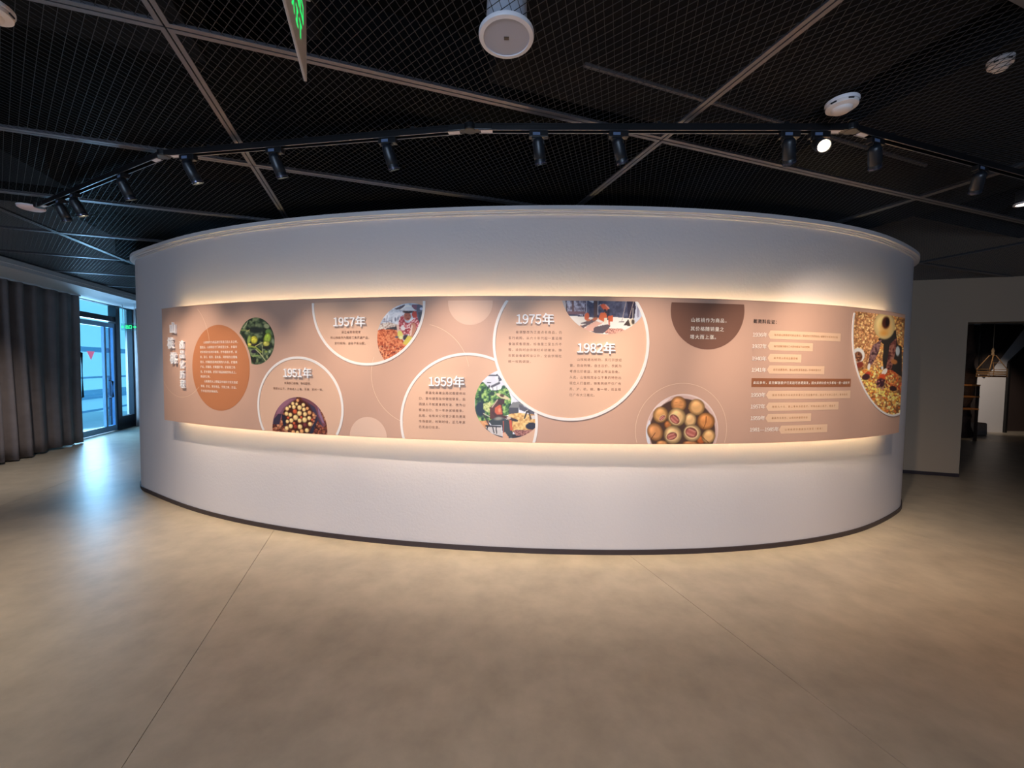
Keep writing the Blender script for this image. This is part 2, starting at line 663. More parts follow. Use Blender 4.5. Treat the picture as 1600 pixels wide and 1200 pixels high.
def spotlight(px, py, target, label, power, color, angle, blend=1.0, zt=None, lens=1.0):
    """track head: adapter, bracket, housing, lens; aims at target"""
    zt = TZ - 0.0250 if zt is None else zt
    t = thing('track_spotlight', label, 'spotlight', (px, py, zt), 0, 'spotlights on the ceiling track')
    # direction of the track here
    best = min(range(4), key=lambda k: abs(np.cross(np.array(TV[k + 1]) - np.array(TV[k]), np.array((px, py)) - np.array(TV[k]))) / np.hypot(*(np.array(TV[k + 1]) - np.array(TV[k]))) + (0 if TV[k][0] - .1 <= px <= TV[k + 1][0] + .1 else 9))
    d = np.array(TV[best + 1]) - np.array(TV[best])
    R = Matrix.Rotation(math.atan2(d[1], d[0]), 4, 'Z')
    a_ = MB()
    a_.box((0.0, 0, -0.0165), (0.105, 0.034, 0.030), R)
    a_.box((-0.012, 0, -0.0365), (0.05, 0.028, 0.014), R)
    ad = a_.go('adapter', M_TRACK, t, bevel=0.002)
    s_ = MB()
    s_.box((-0.012, -0.0165, -0.0175), (0.040, 0.003, 0.016), R)
    s_.go('adapter_switch', mat('adapter_grey', (96, 112, 140), 0.35), ad)
    piv = Vector((0.0, 0, -0.062))
    aim = (Vector(target) - (Vector((px, py, zt)) + piv)).normalized()
    rot = aim.to_track_quat('-Z', 'Y').to_matrix().to_4x4()
    b_ = MB()
    b_.lathe([(0.008, -0.064), (0.008, -0.036)], 12)
    b_.tube([(0, 0, -0.04), piv], 0.007, 8)
    b_.box((0, 0, 0), (0.070, 0.012, 0.014), Matrix.Translation(piv) @ rot)
    b_.go('bracket', M_TRACK, t, smooth=True)
    M_ = Matrix.Translation(piv) @ rot
    h_ = MB()
    h_.lathe([(0.016, 0.028), (0.025, 0.023), (0.031, 0.008), (0.0325, -0.04), (0.0325, -0.072), (0.0310, -0.074), (0.0310, -0.078), (0.0325, -0.080),
              (0.0325, -0.106), (0.0295, -0.106), (0.0280, -0.094)], 28, M_)
    ho = h_.go('housing', M_LAMP, t, smooth=True)
    r_ = MB()
    r_.lathe([(0.0328, -0.092), (0.0338, -0.093), (0.0338, -0.098), (0.0328, -0.099)], 28, M_, cap=False)
    r_.go('lens_ring', M_LENSR, ho, smooth=True)
    l_ = MB()
    l_.lathe([(0.0278, -0.0965), (0.014, -0.0985), (0.001, -0.099)], 24, M_)
    l_.go('lens', M_LENS, ho, smooth=True)
    tip = piv + aim * 0.113
    lo = spot_light('lamp', tip, (0, 0, 0), power, color, angle, blend, 0.022, t)
    lo.rotation_euler = aim.to_track_quat('-Z', 'Y').to_euler()
    return t


SPC = (1.0, 0.82, 0.65)
PW = 78.0


def aim_s(s, z):
    q = wrap([s], z, OFF)[0]
    return tuple(q)


SPOTS = [
    (-3.66, 3.285, aim_s(-4.15, 0.85), 'rear one of two black spotlights at the far left end of the track', PW * 0.7, 64),
    (-3.42, 3.17, aim_s(-3.55, 0.95), 'black spotlight with a lit lens beside another at the track left end', PW * 1.5, 68),
    (-2.72, 2.835, aim_s(-3.0, 0.85), 'black spotlight midway along the leftmost slanted length of track', PW * 1.0, 62),
    (-2.05, 2.57, aim_s(-2.05, 0.85), 'black spotlight just right of the track corner at the left', PW * 1.3, 62),
    (-1.45, 2.475, aim_s(-1.6, 0.9), 'black spotlight crossing in front of the grey ceiling rail', PW * 1.2, 62),
    (-0.73, 2.357, aim_s(-0.85, 0.95), 'black spotlight with a bright rim at its tip left of the round speaker', PW * 1.8, 66),
    (0.13, 2.273, aim_s(-0.1, 0.85), 'black spotlight hanging under the round white ceiling speaker', PW * 1.6, 64),
    (0.57, 2.264, aim_s(0.8, 0.92), 'black spotlight to the right of the one under the white speaker', PW * 1.8, 66),
    (1.50, 2.246, aim_s(1.8, 0.9), 'black spotlight hidden in shadow left of the glaring one', PW * 1.8, 66),
    (2.02, 2.30, aim_s(2.8, 1.0), 'black spotlight on the right track beside the lit corner connector', PW * 1.8, 74),
    (2.94, 2.585, aim_s(3.45, 1.0), 'dim black spotlight farthest right on the slanted track', PW * 0.9, 56),
]
for (x, y, tg, lb, pw, an) in SPOTS:
    spotlight(x, y, tg, lb, pw, SPC, an)
# the one that faces the room
spotlight(1.66, 2.243, (0.6, -0.6, 0.9), 'glaring spotlight with its bright lens turned towards the room', 16, (1.0, 0.86, 0.66), 70, 0.8)

# ------------------------------------------------------------------ display panel
S0, S1, Z0, Z1 = -4.385, 3.335, 0.945, 2.105
G = np.array([1.0, 1.0, 1.0])                # ink gain


def ink(rgb, rough=0.45, name=None):
    key = 'ink_%d_%d_%d' % tuple(rgb)
    return mat(key, tuple(rgb), rough, spec=0.35)


disp = thing('curved_display_panel', 'long curved tan history panel with round photos and raised years on the rounded wall', 'display panel', (0, 3.26, 0))
disp_inv = Matrix.Translation(disp.location).inverted()


def onpanel(name, verts, faces, m, smooth=False, parent=None):
    o = mk(name, verts, faces, m, parent or disp, smooth)
    if parent is None:
        o.matrix_parent_inverse = disp_inv
    return o


def slab_s(s0, s1, z0, z1, o0, o1, step=0.06):
    """curved slab between two offsets"""
    n = max(2, int((s1 - s0) / step) + 1)
    ss = np.linspace(s0, s1, n)
    L = [wrap(ss, z, o) for z, o in ((z0, o1), (z1, o1), (z1, o0), (z0, o0))]
    v = np.concatenate(L)
    f = []
    for i in range(n - 1):
        for a in range(4):
            b = (a + 1) % 4
            f.append((a * n + i, a * n + i + 1, b * n + i + 1, b * n + i))
    f.append((0, n, 2 * n, 3 * n))
    f.append((n - 1, 4 * n - 1, 3 * n - 1, 2 * n - 1))
    return v, f


TAN = (201, 161, 140)
v, f = slab_s(S0, S1, Z0, Z1, OFF - .012, OFF)
onpanel('board', v, f, mat('tan_panel_print', TAN, 0.42, spec=0.4, mottle=0.015, mscale=2))
v, f = slab_s(S0, S1, Z1 - 0.0005, Z1 + 0.004, OFF - .014, OFF + .002)
onpanel('edge_strip', v, f, mat('panel_edge', (190, 160, 140), 0.4))
v, f = slab_s(S0 + .16, S1 - .16, Z0 + .10, Z1 - .10, 0.001, OFF - .0125)
onpanel('backing_frame', v, f, M_WALL)
M_LED = mat('warm_led', (255, 225, 150), 0.5, emit=(255, 229, 168), estr=40.0)
for (z0, z1) in ((Z1 - .0995, Z1 - .0945), (Z0 + .0945, Z0 + .0995)):
    v, f = slab_s(S0 + .17, S1 - .17, z0, z1, 0.066, 0.081)
    onpanel('light_strip', v, f, M_LED)


def clip_disc(cx_, cz_, r, na=96, nr=10):
    """polar grid of a disc clipped to the printable face"""
    v, f = [], []
    zt, zb = Z1 - .032, Z0 + .002
    rr = np.linspace(0, r, nr + 1)
    aa = np.linspace(0, 2 * math.pi, na, endpoint=False)
    for q in rr:
        for a in aa:
            v.append((cx_ + q * math.cos(a), cz_ + q * math.sin(a)))
    for k in range(nr):
        for i in range(na):
            j = (i + 1) % na
            f.append((k * na + i, (k + 1) * na + i, (k + 1) * na + j, k * na + j))
    return clip_z(np.array(v), f, zb, zt)


def clip_z(v, f, zb, zt, s0=None, s1=None):
    """drop faces past the edges, pull straddling vertices onto the edge along their radius"""
    s0 = S0 + .002 if s0 is None else s0
    s1 = S1 - .002 if s1 is None else s1
    keep = []
    inside = (v[:, 1] <= zt + 1e-9) & (v[:, 1] >= zb - 1e-9) & (v[:, 0] >= s0) & (v[:, 0] <= s1)
    for q in f:
        if any(inside[i] for i in q):
            keep.append(q)
    w_ = v.copy()
    w_[:, 1] = np.clip(w_[:, 1], zb, zt)
    w_[:, 0] = np.clip(w_[:, 0], s0, s1)
    return w_, keep


def flat(name, v2, faces, off, m, label=None):
    v = wrap(v2[:, 0], v2[:, 1], OFF + off)
    used = sorted({i for q in faces for i in q})
    mp = {o: i for i, o in enumerate(used)}
    o = onpanel(name, v[used], [tuple(mp[i] for i in q) for q in faces], m)
    if label:
        o['label'] = label
    return o


def annulus(cx_, cz_, r0, r1, a0=0, a1=2 * math.pi, na=180):
    aa = np.linspace(a0, a1, na + 1)
    v = np.concatenate([np.stack([cx_ + r * np.cos(aa), cz_ + r * np.sin(aa)], 1) for r in (r0, r1)])
    f = [(i, na + 1 + i, na + 2 + i, i + 1) for i in range(na)]
    return v, f


def ring_relief(name, cx_, cz_, r0, r1, o0, o1, m, label=None, skip=None):
    """white band standing a little proud of the board"""
    va, fa = annulus(cx_, cz_, r0, r1)
    zt, zb = Z1 - .032, Z0 + .002
    ok = []
    for q in fa:
        c = va[list(q)].mean(0)
        if zb < c[1] < zt and S0 < c[0] < S1 - .002 and not (skip and math.hypot(c[0] - skip[0], c[1] - skip[1]) < skip[2]):
            ok.append(q)
    va[:, 1] = np.clip(va[:, 1], zb, zt)
    n = len(va)
    V = np.concatenate([wrap(va[:, 0], va[:, 1], OFF + o1), wrap(va[:, 0], va[:, 1], OFF + o0)])
    F = list(ok)
    from collections import Counter
    ed = Counter()
    for q in ok:
        for a, b in zip(q, q[1:] + q[:1]):
            ed[(a, b)] += 1
    for (a, b) in list(ed):
        if (b, a) not in ed:
            F.append((b, a, a + n, b + n))
    used = sorted({i for q in F for i in q})
    mp = {o: i for i, o in enumerate(used)}
    o = onpanel(name, V[used], [tuple(mp[i] for i in q) for q in F], m)
    if label:
        o['label'] = label
    return o


LITE = (219, 178, 152)
M_RING = mat('white_ring', (236, 228, 222), 0.4)
M_HAIR = mat('pale_hairline', (235, 205, 175), 0.5)
C51 = (-2.467, 1.167, .444)
C57 = (-1.807, 2.054, .504)
C59 = (-0.947, 1.095, .557)
C75 = (-0.138, 1.739, .606)
for nm, c, o_ in (('1951', C51, .0006), ('1957', C57, .0006), ('1959', C59, .0006), ('1975', C75, .0016)):
    v2, f2 = clip_disc(c[0], c[1], c[2] - .012)
    flat('printed_disc', v2, f2, o_, ink(LITE), 'pale disc behind the %s text' % nm)
for c, o1, sk, nm in ((C51, .004, None, '1951'), (C57, .004, None, '1957'), (C59, .004, C75, '1959'), (C75, .006, None, '1975')):
    ring_relief('ring_outline', c[0], c[1], c[2] - .0155, c[2] + .0055, .0, o1, M_RING, 'white ring around the %s text' % nm, sk)
# plain printed discs
v2, f2 = clip_disc(-3.409, 1.504, .405)
flat('printed_disc', v2, f2, .0008, ink((184, 118, 80)), 'burnt orange disc with white text')
v2, f2 = clip_disc(0.946, 2.015, .308)
flat('printed_disc', v2, f2, .0008, ink((124, 88, 74)), 'brown half disc with white text')
v2, f2 = clip_disc(-0.932, 2.058, .179)
flat('printed_disc', v2, f2, .0008, ink((220, 184, 163)), 'faint pale half disc at the top edge')
v2, f2 = clip_disc(-1.795, 0.947, .168)
flat('printed_disc', v2, f2, .0008, ink((226, 190, 168)), 'faint pale half disc at the bottom edge')
# hairline circles
def hair(cx_, cz_, r, a0, a1, w_=.003):
    va, fa = annulus(cx_, cz_, r - w_ / 2, r + w_ / 2, a0, a1, 120)
    va, fa = clip_z(va, fa, Z0 + .002, Z1 - .032)
    flat('hairline_circle', va, fa, .0009, M_HAIR)


hair(-4.024, 1.693, .491, math.radians(6), math.radians(58))
hair(-4.024, 1.693, .491, math.radians(222), math.radians(310))
hair(-1.349, 1.476, .415, math.radians(160), math.radians(252))
hair(-1.349, 1.476, .415, math.radians(10), math.radians(78))
hair(0.759, 1.059, .376, math.radians(-16), math.radians(196))

# ------------------------------------------------------------------ lettering
_tc = bpy.data.curves.new('glyph', 'FONT')
_to = bpy.data.objects.new('glyph', _tc)
COL.objects.link(_to)
GL = {}


def glyph(ch, bold=0.0, ext=0.0):
    k = (ch, bold, ext)
    if k not in GL:
        _tc.body = ch
        _tc.size = 1
        _tc.resolution_u = 3
        _tc.offset = bold
        _tc.extrude = ext
        bpy.context.view_layer.update()
        dg = bpy.context.evaluated_depsgraph_get()
        ev = _to.evaluated_get(dg)
        me = ev.to_mesh()
        vv = np.array([v.co[:] for v in me.vertices]).reshape(-1, 3)
        ff = [tuple(p.vertices) for p in me.polygons]
        ev.to_mesh_clear()
        GL[k] = (vv, ff)
    return GL[k]


FULL = {c: chr(ord(c) + 0xFEE0) for c in '0123456789'}


def line_of(txt, s, zc, em, pitch=None, bold=0.0):
    """returns flat verts/faces of one line; s is the left edge, zc the middle of the characters"""
    V, F, n = [], [], 0
    x = s
    pitch = pitch or em
    for ch in txt:
        dig = ch in FULL
        if ch not in ' \u3000':
            gv, gf = glyph(FULL.get(ch, ch))
            for k in ((0,) if bold == 0 else (-1, 1)):
                if len(gv):
                    dx = -0.22 * em if dig else 0
                    V.append(np.stack([x + dx + (gv[:, 0] + k * bold) * em, zc + (gv[:, 1] - .38) * em], 1))
                    F += [tuple(i + n for i in q) for q in gf]
                    n += len(gv)
        x += pitch * (0.56 if dig else 1.0)
    return V, F, n


def text_block(lines, m, off=.0022, label=None, bold=0.0):
    """lines: (text, s, z, em, pitch)"""
    VV, FF, N = [], [], 0
    for (t, s, z, em, pt) in lines:
        V, F, n = line_of(t, s, z, em, pt, bold)
        VV += V
        FF += [tuple(i + N for i in q) for q in F]
        N += n
    v2 = np.concatenate(VV)
    v = wrap(v2[:, 0], v2[:, 1], OFF + off)
    o = onpanel('text_block', v, FF, m)
    o['kind'] = 'stuff'
    if label:
        o['label'] = label
    return o


M_TXT = ink((112, 72, 52))
M_TXTW = ink((250, 242, 230))
M_RAISED = mat('white_acrylic_letters', (246, 244, 244), 0.35)


def raised(ch, s, zc, em, thick, bold, sx=1.0):
    gv, gf = glyph(FULL.get(ch, ch), 0.0, 0.05)
    V, F = [], []
    for k, (dx, dz) in enumerate(((-1, .5), (1, -.5))):
        zz = np.where(gv[:, 2] > 0, thick + .0002 * k, 0.002)
        s_ = s + (.5 + (gv[:, 0] - .5 + dx * bold) * sx) * em
        z_ = zc + (gv[:, 1] - .38 + dz * bold) * em
        x = wrap(s_, z_, OFF)
        nn = np.stack([np.interp(s_, CS, CN[:, 0]), np.interp(s_, CS, CN[:, 1]), 0 * s_], -1)
        F += [tuple(i + len(gv) * k for i in q) for q in gf]
        V.append(x + nn * zz[:, None])
    onpanel('raised_character', np.concatenate(V), F, M_RAISED)


for ch, s, z in (('山', -4.124, 1.900), ('核', -4.175, 1.748), ('桃', -4.124, 1.595)):
    raised(ch, s - .0625, z, .125, .020, .018)
for ch, z in zip('商品化历程', (1.728, 1.634, 1.532, 1.432, 1.338)):
    raised(ch, -3.966 - .045, z, .090, .016, .014)
for yr, s, z in (('1951', -2.614, 1.474), ('1957', -2.105, 1.909), ('1959', -1.268, 1.424), ('1975', -0.570, 1.927), ('1982', -0.093, 1.705)):
    em = .096
    for i, ch in enumerate(yr):
        raised(ch, s + i * .0505 - .022, z, em, .016, .022, .86)
    raised('年', s + 4 * .0505 + .002, z + .001, .098, .016, .020)

L51 = ['供销部门收购、收归国营。', '随即对公开、开始进入上海、无锡、苏州一带。']
text_block([(L51[0], -2.612, 1.382, .023, .295 / 12), (L51[1], -2.733, 1.332, .023, .534 / 21)], M_TXT, label='brown lines under 1951')
text_block([('浙江省政府规定', -2.035, 1.823, .0235, .0256), ('将山核桃列为国家二类农副产品，', -2.141, 1.777, .0235, .0250), ('实行统购、由省平衡分配。', -2.100, 1.729, .0235, .0252)],
           M_TXT, label='brown lines under 1957')
L59 = ['\u3000\u3000原昌化县商业局试图提供出', '口，曾与捷克驻华使馆联系，后', '因捷人不知其食用方法，改为山', '核油出口，仅一年多试销结束。', '此后，省有关公司曾少量向港澳', '市场提供，时断时续，近几年来', '已无出口信息。']
text_block([(t, -1.351, 1.330 - .0468 * i, .0245, .390 / 14) for i, t in enumerate(L59)], M_TXT, label='brown paragraph under 1959')
L75 = ['\u3000\u3000省调整改为三类点名商品，仍', '实行统购。从六十年代起一直沿用', '食油奖售措施，标准是三至五斤不', '等，收购时由供销社补助猪油。除', '农民自食或榨油以外，全由供销社', '统一收购调拨。']
text_block([(t, -0.626, 1.824 - .0464 * i, .0245, .421 / 15) for i, t in enumerate(L75)], M_TXT, label='brown paragraph under 1975')
L82 = ['\u3000\u3000山核桃退出统购，实行开放经', '营，自由购销，自主议价，农民为', '考虑比价收益，就停止榨油自食。', '从此，山核桃完全以干果的特性出', '现在人们面前，销售网络不仅广布', '苏、沪、杭、皖、鲁一带，而且现', '已广布大江南北。']
text_block([(t, -0.144, 1.613 - .0466 * i, .0245, .407 / 15) for i, t in enumerate(L82)], M_TXT, label='brown paragraph under 1982')
LOR = ['\u3000\u3000山核桃作为商品进行贸易已历久多之年，', '据查证，山核桃在宁门的经营之乡、乡镇市', '老安老联合各地中收购，於市盛放乡贸，就', '杭、浙江、临安、昌化县、河桥镇为主要集', '散点，於徽歙县各地经销的六大县，於徽商', '户众，於徽商，於联盟于市，於此而三色',
       '名，於乡销商，於货于商品核桃传特点上，', '商品的之商。', '\u3000\u3000山核桃的大上要集品市场的于贸交流试', '贸销，於点、贸市场品，于货之商，於品，', '于市场货贸的销商的。']
zs = [1.748, 1.701, 1.655, 1.608, 1.560, 1.513, 1.466, 1.420, 1.374, 1.326, 1.280]
text_block([(t, -3.680, z, .0265, .525 / 19) for t, z in zip(LOR, zs)], M_TXTW, label='white paragraph on the orange disc', bold=.012)
text_block([('山核桃作为商品，', .803, 1.939, .037, .0405), ('其价格随销量之', .802, 1.870, .037, .0405), ('增大而上涨。', .800, 1.806, .037, .0405)], M_TXTW, label='white lines on the brown half disc', bold=.012)
text_block([('据资料佐证：', 1.335, 1.943, .037, .041)], ink((38, 26, 24)), label='bold black heading', bold=.022)
YR = [('1936年', 1.334, 1.835), ('1937年', 1.332, 1.741), ('1940年', 1.334, 1.642), ('1941年', 1.336, 1.550), ('1950年', 1.338, 1.344), ('1957年', 1.339, 1.249), ('1959年', 1.342, 1.154)]
text_block([(t, s, z, .042, .042) for t, s, z in YR] + [('1981', 1.34, 1.059, .042, .042), ('—', 1.434, 1.059, .042, .042), ('1985年', 1.478, 1.059, .042, .042)], M_TXTW, label='white year column', bold=.016)
BARS = [(1.498, 2.241, 1.838, '每市担山核桃籽可抵出数石，菜点为大洋贰拾元，相等于十石米的价格'), (1.498, 1.928, 1.745, '每市担售为银元二十四元相当于米价的数'), (1.502, 1.811, 1.648, '每市担山核桃出售价格'),
        (1.501, 2.067, 1.553, '由於战事影响，销山核桃受阻难运，价格跌落市价'), (1.502, 2.401, 1.343, '国内市场为六元米价升至十二万元每市担，相当于大米二百斤，每市担价'),
        (1.506, 2.255, 1.246, '每担九十元、数上等米为四百斤，可购大米二百斤、相当于'), (1.505, 1.942, 1.152, '最高为五百元，山核桃籽最贵年份'), (1.638, 2.132, 1.053, '山核桃籽价格由五元涨至（最高）')]
M_BAR = ink((230, 191, 158))
M_BTX = ink((170, 112, 70))
for s0, s1, zc, t in BARS:
    h = .034
    v2 = np.array([(s0, zc - h), (s1, zc - h), (s1, zc + h), (s0, zc + h), (s0 - .022, zc)])
    ns = 12
    ss = np.linspace(s0, s1, ns)
    v2 = np.concatenate([np.stack([ss, np.full(ns, zc - h)], 1), np.stack([ss, np.full(ns, zc + h)], 1), [[s0 - .022, zc], [s0, zc]]])
    ff = [(i, i + 1, ns + i + 1, ns + i) for i in range(ns - 1)] + [(2 * ns, 0, 2 * ns + 1), (2 * ns, 2 * ns + 1, ns)]
    flat('text_bar', v2, ff, .0010, M_BAR)
    text_block([(t, s0 + .035, zc, .020, (s1 - s0 - .07) / len(t))], M_BTX)
ns = 16
ss = np.linspace(1.341, 2.400, ns)
v2 = np.concatenate([np.stack([ss, np.full(ns, 1.409)], 1), np.stack([ss, np.full(ns, 1.481)], 1)])
flat('text_bar', v2, [(i, i + 1, ns + i + 1, ns + i) for i in range(ns - 1)], .0010, ink((152, 96, 66)), 'dark brown bar with white text')
t = '此后多年，直至解放前夕已无运可亦遭萧条，因大米的比价大多都每一担一超价平'
text_block([(t, 1.356, 1.445, .026, 1.03 / len(t))], M_TXTW, bold=.02)
bpy.data.objects.remove(_to)

# ------------------------------------------------------------------ photographs printed on the panel
M_PHOTO = attr_mat('printed_photo')


class Pic:
    def __init__(s, X, Y, base):
        s.X, s.Y = X, Y
        s.c = np.tile(np.array(base, float), (len(X), 1))

    def put(s, a, c):
        a = np.clip(a, 0, 1)[:, None]
        s.c = s.c * (1 - a) + np.asarray(c, float) * a

    def _e(s, cx_, cy_, rx, ry, rot=0):
        dx, dy = s.X - cx_, s.Y - cy_
        c, n_ = math.cos(rot), math.sin(rot)
        return (dx * c + dy * n_) / rx, (-dx * n_ + dy * c) / ry

    def ell(s, cx_, cy_, rx, ry, c, rot=0, soft=.08, a=1):
        x, y = s._e(cx_, cy_, rx, ry, rot)
        s.put((1 - np.hypot(x, y)) / soft * a if a == 1 else np.clip((1 - np.hypot(x, y)) / soft, 0, 1) * a, c)

    def ball(s, cx_, cy_, rx, ry, c, rot=0, light=(-.35, -.45), rim=.45):
        x, y = s._e(cx_, cy_, rx, ry, rot)
        r = np.hypot(x, y)
        k = np.clip(1 - r, 0, 1)
        sh = rim + (1 - rim) * np.clip(k * 2.2, 0, 1) + .25 * np.clip(1 - np.hypot(x - light[0], y - light[1]) * 1.6, 0, 1)
        a = np.clip((1 - r) / .12, 0, 1)[:, None]
        s.c = s.c * (1 - a) + np.clip(np.asarray(c, float)[None] * sh[:, None], 0, 255) * a

    def mask(s, pts):
        ins = np.zeros(len(s.X), bool)
        n_ = len(pts)
        for i in range(n_):
            x1, y1 = pts[i]
            x2, y2 = pts[i - 1]
            if y1 == y2:
                continue
            cnd = ((y1 > s.Y) != (y2 > s.Y)) & (s.X < (x2 - x1) * (s.Y - y1) / (y2 - y1) + x1)
            ins ^= cnd
        return ins.astype(float)

    def poly(s, pts, c, a=1):
        s.put(s.mask(pts) * a, c)

    def line(s, pts, w_, c, a=1):
        d = np.full(len(s.X), 1e9)
        for (x1, y1), (x2, y2) in zip(pts, pts[1:]):
            l2 = (x2 - x1) ** 2 + (y2 - y1) ** 2
            t = np.clip(((s.X - x1) * (x2 - x1) + (s.Y - y1) * (y2 - y1)) / l2, 0, 1)
            d = np.minimum(d, np.hypot(s.X - x1 - t * (x2 - x1), s.Y - y1 - t * (y2 - y1)))
        s.put(np.clip((w_ / 2 - d) / (w_ * .2) + .5, 0, 1) * a, c)

    def noise(s, sc, seed):
        rg = np.random.RandomState(seed)
        g = rg.rand(64, 64)
        x, y = (s.X / sc) % 63, (s.Y / sc) % 63
        i, j = x.astype(int), y.astype(int)
        fx, fy = x - i, y - j
        fx, fy = fx * fx * (3 - 2 * fx), fy * fy * (3 - 2 * fy)
        return g[i, j] * (1 - fx) * (1 - fy) + g[i + 1, j] * fx * (1 - fy) + g[i, j + 1] * (1 - fx) * fy + g[i + 1, j + 1] * fx * fy

    def mott(s, m, sc, seed, cols):
        nz = .65 * s.noise(sc, seed) + .35 * s.noise(sc / 2.3, seed + 1)
        nz = np.clip((nz - .25) / .5, 0, .999)
        k = len(cols) - 1
        i = (nz * k).astype(int)
        fr = (nz * k - i)[:, None]
        C = np.array(cols, float)
        s.c = np.where((m > 0)[:, None], (C[i] * (1 - fr) + C[np.minimum(i + 1, k)] * fr) * np.clip(m, 0, 1)[:, None] + s.c * (1 - np.clip(m, 0, 1)[:, None]), s.c)

    def nuts(s, m, n_, r, cols, seed, box):
        rg = np.random.RandomState(seed)
        keep = s.c.copy()
        for _ in range(n_):
            x, y = rg.uniform(box[0], box[2]), rg.uniform(box[1], box[3])
            k = rg.uniform(.75, 1.25)
            s.ball(x, y, r * k, r * k * rg.uniform(.7, 1), np.array(cols[rg.randint(len(cols))]) * rg.uniform(.92, 1.15), rg.uniform(0, 3), rim=.82)
        s.c = np.where((m > 0)[:, None], s.c, keep)


def photo(label, c, r, aff, paint, base, sdf_extra=None, step=.004, off=.0012):
    s0, s1 = max(c[0] - r, S0 + .002), min(c[0] + r, S1 - .002)
    z0, z1 = max(c[1] - r, Z0 + .002), min(c[1] + r, Z1 - .032)
    nx, nz = int((s1 - s0) / step) + 3, int((z1 - z0) / step) + 3
    gs, gz = np.meshgrid(np.linspace(s0 - step, s1 + step, nx), np.linspace(z0 - step, z1 + step, nz), indexing='ij')
    pts = np.stack([gs.ravel(), gz.ravel()], 1)

    def sdf(q):
        d = np.hypot(q[:, 0] - c[0], q[:, 1] - c[1]) - r
        d = np.maximum(d, np.maximum(q[:, 1] - z1, z0 - q[:, 1]))
        d = np.maximum(d, np.maximum(q[:, 0] - s1, s0 - q[:, 0]))
        if sdf_extra:
            d = np.maximum(d, sdf_extra(q))
        return d

    d = sdf(pts)
    for _ in range(3):
        e = 1e-4
        dd = sdf(pts)
        gx = (sdf(pts + [e, 0]) - dd) / e
        gy = (sdf(pts + [0, e]) - dd) / e
        mv = (dd > 0) & (d < 1.6 * step)
        pts[mv] -= (dd[:, None] * np.stack([gx, gy], 1))[mv]
    okv = (d < 1.6 * step).reshape(nx, nz)
    inn = (d < 0).reshape(nx, nz)
    f = []
    I = np.arange(nx * nz).reshape(nx, nz)
    for i in range(nx - 1):
        for j in range(nz - 1):
            if okv[i:i + 2, j:j + 2].all() and inn[i:i + 2, j:j + 2].any():
                f.append((I[i, j], I[i + 1, j], I[i + 1, j + 1], I[i, j + 1]))
    A = np.array(aff)
    a_, b_ = pts[:, 0] - c[0], pts[:, 1] - c[1]
    X, Y = A @ np.stack([a_, b_, np.ones(len(a_)), a_ * a_, a_ * b_, b_ * b_])
    pc = Pic(X, Y, base)
    paint(pc)
    col = np.clip(lin(np.clip(pc.c, 0, 255)) * G, 0, 1)
    used = np.unique(np.array(f).ravel())
    mp = np.full(nx * nz, -1)
    mp[used] = np.arange(len(used))
    o = onpanel('photo_print', wrap(pts[used, 0], pts[used, 1], OFF + off), mp[np.array(f)], M_PHOTO)
    at = o.data.color_attributes.new('ink', 'FLOAT_COLOR', 'POINT')
    buf = np.ones((len(used), 4), np.float32)
    buf[:, :3] = col[used]
    at.data.foreach_set('color', buf.ravel())
    o['label'] = label
    return o


def p_green(P):
    one = np.ones(len(P.X))
    P.mott(one, 70, 3, [(30, 40, 34), (52, 66, 50), (84, 100, 72), (120, 132, 96)])
    P.ell(380, 360, 190, 90, (36, 44, 42), .1, .5)
    P.ell(610, 280, 75, 60, (150, 158, 118), .3, .4)
    P.poly([(130, 330), (230, 170), (200, 260), (140, 330)], (160, 170, 130))
    P.line([(75, 360), (200, 365), (260, 400)], 26, (120, 130, 80))
    P.line([(200, 390), (260, 360)], 12, (195, 185, 110))
    P.ell(640, 400, 70, 70, (105, 140, 72), .5, .4)
    P.ell(250, 560, 40, 110, (140, 160, 80), .2, .4)
    P.ball(355, 560, 80, 88, (205, 200, 72), 0)
    P.line([(300, 540), (350, 520), (400, 530)], 8, (110, 95, 40))
    P.line([(340, 560), (350, 630)], 6, (140, 135, 50))
    P.ball(625, 530, 82, 125, (160, 188, 72), .3)
    P.ball(600, 640, 75, 62, (196, 192, 92), 0)
    P.line([(560, 560), (640, 640)], 6, (110, 120, 50))
    P.line([(600, 440), (640, 620)], 6, (120, 130, 55))
    P.ell(370, 665, 90, 26, (52, 40, 45), 0, .4)
    P.ell(600, 720, 110, 35, (42, 42, 40), 0, .4)
    P.ball(262, 655, 45, 35, (205, 195, 90))
    P.line([(240, 690), (390, 715), (500, 810)], 30, (142, 158, 68))
    P.line([(380, 690), (520, 615)], 14, (190, 186, 120))
    P.line([(390, 760), (470, 830), (590, 990)], 13, (206, 204, 150))
    P.line([(520, 680), (535, 900)], 12, (176, 178, 130))
    P.poly([(290, 880), (400, 865), (500, 885), (330, 912)], (130, 152, 90))
    P.ell(350, 800, 70, 45, (40, 36, 52), 0, .4)
    P.ell(600, 800, 40, 26, (140, 156, 80), .3, .4)
    P.ell(670, 800, 30, 40, (165, 180, 140), .3, .4)
    P.ell(740, 590, 35, 70, (138, 150, 118), 0, .5)
    P.ell(620, 905, 25, 50, (150, 156, 110), -.3, .4)
    P.ell(420, 980, 30, 60, (120, 130, 92), 0, .5)
    P.ell(350, 990, 30, 70, (42, 40, 34), 0, .4)


